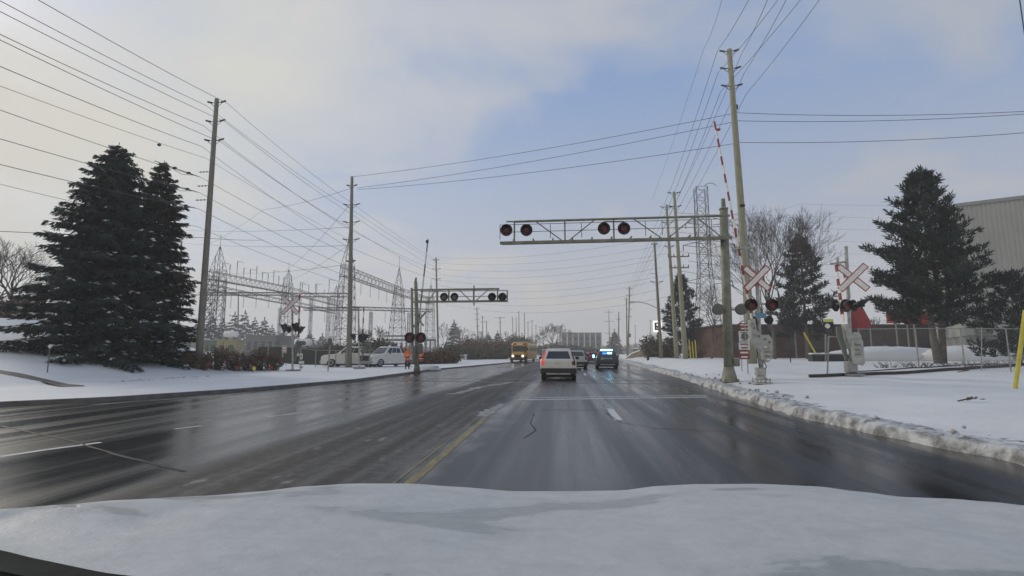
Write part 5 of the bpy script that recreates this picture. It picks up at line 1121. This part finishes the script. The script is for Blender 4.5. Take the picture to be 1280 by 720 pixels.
def vehicle(name, label, cat, loc, heading, paint, W=1.85, body=None, belt=1.13, roof=1.68, gh=None, axles=(-1.35, 1.4), wr=.35, group=None, taillit=True, glassm='glass', bumper='trim', police=False, lampside=None, plate=True, rails=True, headlit=False, clad=True, wn=.16):
    """heading: 0 = front towards +Y"""
    rt = thing(name, label, cat, loc, heading, group=group, world=False); hw = W / 2
    y0, y1 = body[0][0], body[-1][0]      # rear, front
    up = body                               # upper line (y,z) rear to front
    low = [(y1, .28)] + [p for p in arch(axles[1], wr + .07)] + [p for p in arch(axles[0], wr + .07)] + [(y0, .30)]
    # keep the arch points above the sill
    low = [(y, max(z, .28)) for y, z in low]
    ol = up + low; cy_ = (y0 + y1) / 2
    rings = []
    for x, sc, dz in ((-hw, .955, -.0), (-hw + .05, .985, 0), (-hw + .14, 1, .0), (hw - .14, 1, .0), (hw - .05, .985, 0), (hw, .955, 0)):
        rings.append([Vector((x, cy_ + (y - cy_) * sc, .32 + (z - .32) * (sc if z > .6 else 1))) for y, z in ol])
    mb = MB(); mb.loft(rings); bev(part(mb, 'body', paint, rt), .07)
    if clad:
        mb = MB(); mb.bbox((0, y0 + .10, .50), (W * .995, .38, .40), .08); mb.bbox((0, y1 - .1, .46), (W * .97, .34, .3), .06)
        part(mb, 'bumper', M[bumper], rt)
    # greenhouse
    g = gh; (rb, rtf, ff, fb) = g               # rear bottom y, rear top y, front top y, front bottom y
    bw, tw = hw - .05, hw - .30
    A0 = [Vector((-bw, rb, belt)), Vector((bw, rb, belt)), Vector((bw, fb, belt)), Vector((-bw, fb, belt))]
    A1 = [Vector((-tw, rtf, roof - .05)), Vector((tw, rtf, roof - .05)), Vector((tw, ff, roof - .05)), Vector((-tw, ff, roof - .05))]
    A2 = [p * 1 for p in A1]; cxx = sum((p for p in A1), Vector()) / 4; A2 = [cxx + (p - cxx) * .9 + Vector((0, 0, .05)) for p in A1]
    mb = MB(); mb.loft([[p - Vector((0, 0, .12)) for p in A0], A0, A1, A2]); bev(part(mb, 'cabin', paint, rt), .05)
    def win(nm, i, j, u0, u1, v0, v1, mm='glass'):
        mb = MB(); panel(mb, A0[i], A0[j], A1[j], A1[i], u0, u1, v0, v1, .010); part(mb, nm, M[mm], rt)
    win('rear_window', 0, 1, wn * .8, 1 - wn * .8, .06, .80); win('windshield', 2, 3, .06, .94, .05, .93)
    for i, j in ((1, 2), (3, 0)):
        win('side_window', i, j, .10, .34, .15, .86); win('side_window', i, j, .37, .62, .12, .86); win('side_window', i, j, .645, .9, .1, .84)
    for y in axles:
        for s in (-1, 1): wheel(rt, (s * (hw - .13), y, wr), wr)
    tm = M['tail'] if taillit else M['taild']
    for s in (-1, 1):
        mb = MB(); mb.bbox((s * (hw - .15), y0 + .03, belt - .20), (.20, .14, .24), .04); mb.prism([Vector((s * (hw - .16), rb - .10, belt - .09)), Vector((s * (hw - .06), rb - .10, belt - .09)), Vector((s * (hw - .22), rtf - .13, roof - .16)), Vector((s * (hw - .28), rtf - .13, roof - .16))], (0, .12, 0))
        part(mb, 'tail_light', (M['tail'] if (lampside is None or s == lampside) and taillit else M['taild']), rt)
        mb = MB(); mb.bbox((s * (hw - .24), y1 - .07, .78), (.36, .14, .16), .03); part(mb, 'headlight', M['head'] if headlit else M['headd'], rt)
        mb = MB(); mb.bbox((s * (hw + .10), fb - .55, belt + .06), (.22, .12, .16), .04); part(mb, 'side_mirror', M['trim'], rt)
    mb = MB(); mb.box((0, y1 + .0, .68), (W * .5, .06, .2)); part(mb, 'grille', M['trim'], rt)
    if plate: mb = MB(); mb.box((0, y0 - .012, belt - .27), (.32, .02, .16)); part(mb, 'licence_plate', M['lensg'], rt)
    if clad: mb = MB(); mb.box((0, y0 - .10, .37), (W * .66, .03, .08)); part(mb, 'skid_plate', M['silver'], rt)
    mb = MB(); mb.bbox((0, (y0 + y1) / 2, .27), (W * .86, (y1 - y0) * .93, .2), .04); part(mb, 'underbody', M['trim'], rt)
    return rt
SUVB = [(-2.22, .32), (-2.28, .6), (-2.22, 1.06), (-2.12, 1.15), (.95, 1.12), (1.75, 1.02), (2.12, .92), (2.25, .7), (2.24, .3)]
SUVG = (-2.14, -1.78, .25, 1.05)
def onroad(px, D): p = at(px, 441, D); p.z = 0; return p
vehicle('suv', 'white suv ahead in our lane, its left tail lamp glowing', 'suv', onroad(698.5, 28.4), 0, M['pw'], W=1.88, body=SUVB, gh=(-2.16, -1.66, .2, 1.1), lampside=-1, roof=1.68, belt=1.10)
for s in (-1, 1):
    o = [x for x in bpy.data.objects if x.name == 'suv'][0]; mb = MB(); mb.tube((s * .58, -1.55, 1.68), (s * .58, .1, 1.68), .02, n=5); part(mb, 'roof_rail', M['silver'], o)
pc = vehicle('police_suv', 'dark police suv with flashing blue roof lights in the right lane', 'police car', onroad(757.5, 48.5), R(-1), M['pn'], W=2.0, body=SUVB, gh=(-2.16, -1.78, .1, 1.0), roof=1.63, belt=1.08, taillit=False)
mb = MB(); mb.bbox((0, -.7, 1.71), (1.15, .32, .15), .04); part(mb, 'light_bar', M['strobe'], pc)
mb = MB(); mb.box((.2, -1.98, 1.42), (.42, .02, .15)); part(mb, 'rear_window_strobe', M['strobe'], pc)
mb = MB(); mb.box((-.25, -1.985, 1.40), (.40, .02, .14)); part(mb, 'rear_window_strobe', M['strobe2'], pc)
mb = MB(); mb.box((0, -2.25, .93), (.9, .02, .10)); mb.box((-.5, -2.25, .93), (.2, .02, .2)); part(mb, 'reflective_marking', M['silver'], pc)
mb = MB(); mb.bbox((-1.2, -.2, 1.12), (.16, .12, .3), .03); part(mb, 'cyan_flash_block', M['strobe'], pc)  # added glowing block, stands in for a cyan flash beside the mirror
vehicle('suv', 'silver suv partly hidden behind the white suv', 'suv', onroad(720.5, 47), 0, M['ps'], body=SUVB, gh=SUVG, taillit=False)
vehicle('car', 'dark car beyond the silver suv', 'car', onroad(726.5, 72), 0, M['pk'], body=SUVB, gh=SUVG, roof=1.5, taillit=False)
vehicle('car', 'red car ahead, left of the police suv', 'car', onroad(740.5, 78), R(0), M['pr'], body=SUVB, gh=SUVG, roof=1.55)
vehicle('van', 'small dark blue van beyond the police suv', 'van', onroad(749.5, 95), R(0), M['pn'], W=1.95, body=SUVB, gh=(-2.14, -2.0, .5, 1.2), roof=2.1, taillit=False)
for i, (px, D) in enumerate(((733, 105), (728, 118), (737, 128))): vehicle('car', ['nearest', 'middle', 'farthest'][i] + ' of the tiny hazy cars at the end of the queue', 'car', onroad(px, D), 0, [M['ps'], M['pk'], M['pw']][i], body=SUVB, gh=SUVG, roof=1.5, group='hazy cars in the queue')
# pickups
PB = [(-2.85, .45), (-2.88, .7), (-2.85, 1.25), (-.95, 1.27), (1.15, 1.25), (1.5, 1.22), (2.55, 1.12), (2.82, .98), (2.86, .5)]
def pickup(label, loc, hd, flood=True):
    rt = vehicle('pickup_truck', label, 'pickup truck', loc, hd, M['pw'], W=2.0, body=PB, belt=1.25, roof=1.92, gh=(-.95, -.82, .62, 1.35), axles=(-1.75, 1.85), wr=.42, taillit=False, clad=True, bumper='silver')
    mb = MB(); mb.bbox((0, 2.90, .86), (1.35, .06, .42), .02); 
    part(mb, 'front_grille', M['trim'], rt)
    mb = MB(); mb.bbox((0, -1.9, 1.29), (1.6, 1.75, .03), .01); part(mb, 'bed_liner', M['trim'], rt)
    if flood: mb = MB(); mb.lathe((0, -.1, 1.93), (0, 0, 1), [(0, .12), (.1, .11), (.14, .05), (.15, 0)], 10); part(mb, 'beacon', M['white'], rt)
    return rt
F_ = YAW
pickup('white pickup seen from its front left corner, beside the workers', on(486, 49), R(152))
pickup('white utility pickup seen side on, half hidden by the insulator pole', on(443, 48), R(90) + F_, flood=False)
# school bus
def bus(label, loc, hd):
    rt = thing('school_bus', label, 'bus', loc, hd, world=False); hw = 1.22; mb = MB()
    sec = lambda y, w_, z0, z1, c: [Vector((x * w_, y, z)) for x, z in ((-1, z0), (-1, z1 - c), (-.8, z1), (.8, z1), (1, z1 - c), (1, z0))]
    mb.loft([sec(-8.5, hw, .5, 2.95, .3), sec(1.2, hw, .5, 3.0, .3), sec(1.35, hw * .97, .5, 2.9, .35)]); part(mb, 'body', M['py'], rt)
    mb = MB(); mb.loft([sec(1.3, 1.0, .55, 1.65, .15), sec(2.9, .92, .55, 1.45, .2), sec(3.05, .85, .55, 1.3, .2)]); part(mb, 'bonnet', M['py'], rt)
    mb = MB(); mb.box((0, -3.6, 3.03), (2.1, 9.6, .05)); part(mb, 'snow_on_roof', M['snow'], rt)
    mb = MB(); mb.box((0, 1.37, 2.05), (2.1, .03, .8)); part(mb, 'windshield', M['glass'], rt)
    for k in range(8):
        for s in (-1, 1): mb = MB(); mb.box((s * (hw + .005), -.4 - k * 1.0, 2.05), (.02, .75, .6)); part(mb, 'side_window', M['glass'], rt)
    mb = MB(); mb.box((0, 3.07, .95), (.9, .04, .45)); part(mb, 'grille', M['trim'], rt); mb = MB(); mb.bbox((0, 3.15, .55), (2.3, .2, .3), .04); part(mb, 'bumper', M['trim'], rt)
    for s in (-1, 1):
        mb = MB(); mb.bbox((s * .72, 3.04, 1.0), (.28, .08, .26), .03); part(mb, 'headlight', M['head'], rt)
        mb = MB(); mb.bbox((s * .75, 1.36, 2.72), (.45, .06, .18), .02); part(mb, 'warning_light', M['redd'], rt)
        mb = MB(); mb.tube((s * .9, 2.6, 1.4), (s * 1.3, 2.5, 1.9), .03, n=5); mb.bbox((s * 1.35, 2.5, 2.0), (.2, .08, .35), .03); part(mb, 'mirror', M['trim'], rt)
        for y in (2.1, -5.9): wheel(rt, (s * 1.05, y, .48), .48, .28)
    mb = MB(); mb.box((0, 1.385, 2.72), (.95, .03, .2)); part(mb, 'destination_sign', M['white'], rt)
    return rt
bus('yellow school bus approaching with its headlights on', onroad(651.5, 75), R(180 - 4))
# ------------------------------------------------------------------ workers
def skinmesh(name, verts, edges, radii, mat_, parent, sub=1):
    me = bpy.data.meshes.new(name); me.from_pydata(verts, edges, []); o = bpy.data.objects.new(name, me); COL.objects.link(o)
    m = o.modifiers.new('s', 'SKIN'); o.modifiers.new('u', 'SUBSURF').levels = sub; o.modifiers['u'].render_levels = sub
    for i, r_ in enumerate(radii): me.skin_vertices[0].data[i].radius = (r_, r_) if not isinstance(r_, tuple) else r_
    me.skin_vertices[0].data[0].use_root = True
    dg = bpy.context.evaluated_depsgraph_get(); ev = o.evaluated_get(dg); m2 = bpy.data.meshes.new_from_object(ev); m2.materials.clear(); m2.materials.append(mat_)
    m2.polygons.foreach_set('use_smooth', [True] * len(m2.polygons)); bpy.data.objects.remove(o); o2 = bpy.data.objects.new(name, m2); COL.objects.link(o2); o2.parent = parent; return o2
def person(label, loc, hd, armf=.2):
    rt = thing('person', label, 'person', loc, hd, world=False)
    V = [(0, 0, .95), (0, 0, 1.12), (0, .01, 1.32), (0, 0, 1.46), (0, .01, 1.52), (0, .02, 1.63), (0, .02, 1.74),
         (-.18, 0, 1.42), (-.25, .03, 1.16), (-.23, armf, 1.0), (-.22, armf + .08, .96), (.18, 0, 1.42), (.25, .03, 1.16), (.23, armf, .98), (.22, armf + .08, .94),
         (-.1, 0, .88), (-.12, .02, .5), (-.13, -.02, .09), (-.13, .13, .04), (.1, 0, .88), (.12, .02, .5), (.13, -.02, .09), (.13, .13, .04)]
    E = [(0, 1), (1, 2), (2, 3), (3, 4), (4, 5), (5, 6), (3, 7), (7, 8), (8, 9), (9, 10), (3, 11), (11, 12), (12, 13), (13, 14), (0, 15), (15, 16), (16, 17), (17, 18), (0, 19), (19, 20), (20, 21), (21, 22)]
    Rr = [.13, .13, .15, .09, .055, .10, .08, .065, .05, .04, .035, .065, .05, .04, .035, .09, .06, .045, .04, .09, .06, .045, .04]
    skinmesh('body', V, E, Rr, M['skin'], rt, 2)
    J = [0, 1, 2, 3, 7, 8, 9, 11, 12, 13]; Ej = [(0, 1), (1, 2), (2, 3), (3, 4), (4, 5), (5, 6), (3, 7), (7, 8), (8, 9)]; vj = [V[i] for i in J]; vj[0] = (0, 0, .92)
    skinmesh('jacket', vj, Ej, [.19, .18, .19, .11, .09, .075, .06, .09, .075, .06], M['hivis'], rt, 2)
    sk = MB(); sk.lathe((0, 0, .58), (0, 0, 1), [(0, .22), (.2, .215), (.38, .20)], 14); part(sk, 'coat_skirt', M['hired'], rt, True)
    for z in (1.14, .80): mb = MB(); mb.lathe((0, .0, z), (0, 0, 1), [(0, .205 if z > 1 else .235), (.05, .205 if z > 1 else .235)], 14); part(mb, 'reflective_band', M['refl'], rt)
    K = [0, 15, 16, 17, 19, 20, 21]; skinmesh('trousers', [V[i] for i in K], [(0, 1), (1, 2), (2, 3), (0, 4), (4, 5), (5, 6)], [.15, .12, .085, .07, .12, .085, .07], M['cloth'], rt, 1)
    for s in (-1, 1): mb = MB(); mb.bbox((s * .13, .05, .05), (.11, .3, .1), .03); part(mb, 'boot', M['black'], rt)
    mb = MB(); mb.lathe((0, .02, 1.66), (0, 0, 1), [(0, .15), (.015, .15), (.02, .12), (.08, .11), (.13, .07), (.15, 0)], 14); part(mb, 'hard_hat', M['hivis'], rt, True)
    return rt
person('worker in a long orange and red high visibility coat, left of the mast', on(509.5, 42), R(200))
person('worker in an orange high visibility jacket behind the left mast', on(526, 43.5), R(160), .35)
mound('soft snow heap right of the left mast', on(533, 41), 1.2, 1.0, .5, 5)

# ------------------------------------------------------------------ own vehicle
ov = thing('vehicle_front', 'snow covered bonnet of the vehicle we look out from', 'car', (0, .9, 0), world=True)
CR = [(-330, 668, .70), (-60, 648, .82), (0, 641.5, .86), (110, 631.5, .93), (225, 625.5, 1.0), (300, 619.5, 1.06), (360, 612.5, 1.10), (430, 608.5, 1.14), (500, 608.5, 1.17), (560, 612.5, 1.19), (640, 618.5, 1.2), (720, 618.5, 1.2), (780, 617.5, 1.19), (830, 611.5, 1.18), (880, 609.3, 1.17), (960, 609, 1.13), (1040, 612.5, 1.07), (1100, 620, 1.02), (1160, 627.5, .96), (1220, 629.8, .92), (1280, 634.5, .88), (1330, 640, .84), (1500, 652, .72)]
def crest(px):
    for (a, b, c), (d, e, f) in zip(CR, CR[1:]):
        if px <= d: t = sm((px - a) / (d - a)) * .5 + .5 * (px - a) / (d - a); return b + (e - b) * t, c + (f - c) * t
    return CR[-1][1:]
cols = []; 
for i in range(140):
    px = -320 + 1810 * i / 139; py, D = crest(px); cols.append(at(px, py, D))
rows = []
NB = 26
for k in range(NB + 9):
    row = []
    for i, c in enumerate(cols):
        yr = .515 + .19 * c.x * c.x + max(0, c.x) * .14
        if k <= NB:
            t = k / NB; Y = yr + (c.y - yr) * t; tt = (c.y - Y) / max(.1, c.y - yr)
            # bulges fade towards the screen; the bonnet rises gently towards it
            flat = -.03 * abs(c.x) ** 2 + 1.128
            z = c.z * (1 - sm(tt) * .7) + (flat) * sm(tt) * .7 + .05 * tt * 1.0 - .012 * (1 - tt) ** 4 + .012 + .004 * (vnoise(c.x * 9, Y * 9) - .5) * min(1, tt * 4)
            z -= .012 * (1 if False else 0)
        else:
            s = (k - NB) / 8; Y = c.y + .34 * math.sin(s * math.pi / 2) ; z = c.z - .36 * (1 - math.cos(s * math.pi / 2)) ** 1.0 - .02 * s
        row.append(Vector((c.x, Y, z)))
    rows.append(row)
def hood_mat():
    m = bpy.data.materials.new('snow_dusted_bonnet'); m.use_nodes = True; n = m.node_tree.nodes; l = m.node_tree.links; p = n['Principled BSDF']
    def nz_(sc, d, r_, st, loc=(0, 0, 0)):
        t = n.new('ShaderNodeTexCoord'); mp = n.new('ShaderNodeMapping'); l.new(t.outputs['Object'], mp.inputs[0]); mp.inputs['Scale'].default_value = st; mp.inputs['Location'].default_value = loc
        z = n.new('ShaderNodeTexNoise'); l.new(mp.outputs[0], z.inputs[0]); z.inputs['Scale'].default_value = sc; z.inputs['Detail'].default_value = d; z.inputs['Roughness'].default_value = r_; z.inputs['Distortion'].default_value = .4; return z.outputs[0]
    def rp(v, st):
        c = n.new('ShaderNodeValToRGB'); l.new(v, c.inputs[0]); e = c.color_ramp.elements
        while len(e) < len(st): e.new(.5)
        for x, (a, b) in zip(e, st): x.position = a; x.color = (*b, 1)
        return c.outputs[0]
    def mx(f, a, b):
        x = n.new('ShaderNodeMix'); x.data_type = 'RGBA'; l.new(f, x.inputs[0]); l.new(a, x.inputs[6]); l.new(b, x.inputs[7]); return x.outputs[2]
    big = nz_(2.1, 9, .58, (1, 2.2, 1), (.8, .3, 0)); fine = nz_(26, 6, .7, (1, 1, 1)); speck = nz_(70, 3, .6, (1, 1, 1))
    snow = rp(fine, [(.3, (.44, .45, .45)), (.7, (.54, .55, .545))]); bare = rp(fine, [(.3, (.21, .23, .23)), (.7, (.29, .31, .305))])
    f = rp(big, [(.392, (.7, .7, .7)), (.402, (.3, .3, .3)), (.43, (.12, .12, .12)), (.50, (0, 0, 0))]); col = mx(f, snow, bare)
    l.new(col, p.inputs['Base Color']); r_ = rp(big, [(.392, (.35, .35, .35)), (.41, (.6, .6, .6))]); l.new(r_, p.inputs['Roughness'])
    ad = n.new('ShaderNodeMath'); ad.operation = 'ADD'; l.new(speck, ad.inputs[0]); q = rp(big, [(.392, (0, 0, 0)), (.41, (1, 1, 1))]); l.new(q, ad.inputs[1])
    b = n.new('ShaderNodeBump'); l.new(ad.outputs[0], b.inputs['Height']); b.inputs['Strength'].default_value = .28; b.inputs['Distance'].default_value = .004; l.new(b.outputs[0], p.inputs['Normal']); return m
mb = MB(); mb.loft(rows, cap=False, close=False); part(mb, 'bonnet', hood_mat(), ov, True)
mb = MB(); rr2 = []
for i in range(40):
    x = -1.1 + 2.2 * i / 39; yr = .515 + .19 * x * x + max(0, x) * .14; rr2.append([Vector((x, yr - .75, 1.15)), Vector((x, yr - .25, 1.15)), Vector((x, yr - .05, 1.172 - .03 * x * x)), Vector((x, yr + .0, 1.182 - .03 * x * x)), Vector((x, yr + .012, 1.10))])
mb.loft(rr2, cap=False, close=False); part(mb, 'windscreen_cowl', mat('dark_cowl_plastic', (.02, .022, .03), .6), ov, True)
PV = mat('grey_vehicle_paint', (.3, .31, .32), .35, .2, coat=.5)
mb = MB()
for s in (-1, 1):
    ol = [(-.3, .95), (.55, 1.02), (1.0, .96), (1.22, .74), (1.26, .35), (1.12, .32)] + [(.70 + .42 * math.cos(a), .36 + .42 * math.sin(a)) for a in [math.pi * k / 8 for k in range(9)]] + [(.2, .32), (-.3, .32)]
    mb.loft([[Vector((s * x, y, z)) for y, z in ol] for x in (.78, .98)])
part(mb, 'fenders', PV, ov)
mb = MB(); mb.bbox((0, 1.50, .48), (1.9, .22, .34), .06); mb.box((0, 1.36, .7), (1.85, .2, .6)); part(mb, 'front_bumper', PV, ov)
mb = MB(); mb.bbox((0, 1.48, .80), (1.0, .06, .24), .02); part(mb, 'grille', M['trim'], ov)
for s in (-1, 1):
    mb = MB(); mb.bbox((s * .75, 1.40, .82), (.36, .12, .18), .04); part(mb, 'headlight', M['headd'], ov)
    wheel(ov, (s * .86, .70, .36), .36)
wf = [o for o in ov.children if o.name.startswith('wheel')]

# ------------------------------------------------------------------ haze
mb = MB(); mb.box((0, 320, 32), (1420, 780, 68)); hz_ = mb.build('haze', [bpy.data.materials.new('haze')]); hz_['kind'] = 'stuff'; hz_['label'] = 'thin cold haze over the road'
hm = hz_.data.materials[0]; hm.use_nodes = True; n = hm.node_tree.nodes; n.clear(); pv = n.new('ShaderNodeVolumePrincipled'); pv.inputs['Color'].default_value = (1, .985, .965, 1); pv.inputs['Density'].default_value = .0013; pv.inputs['Anisotropy'].default_value = .0
ou = n.new('ShaderNodeOutputMaterial'); hm.node_tree.links.new(pv.outputs[0], ou.inputs['Volume'])
for o in bpy.data.objects:
    for k in ('_w', '_w2'):
        if k in o: del o[k]
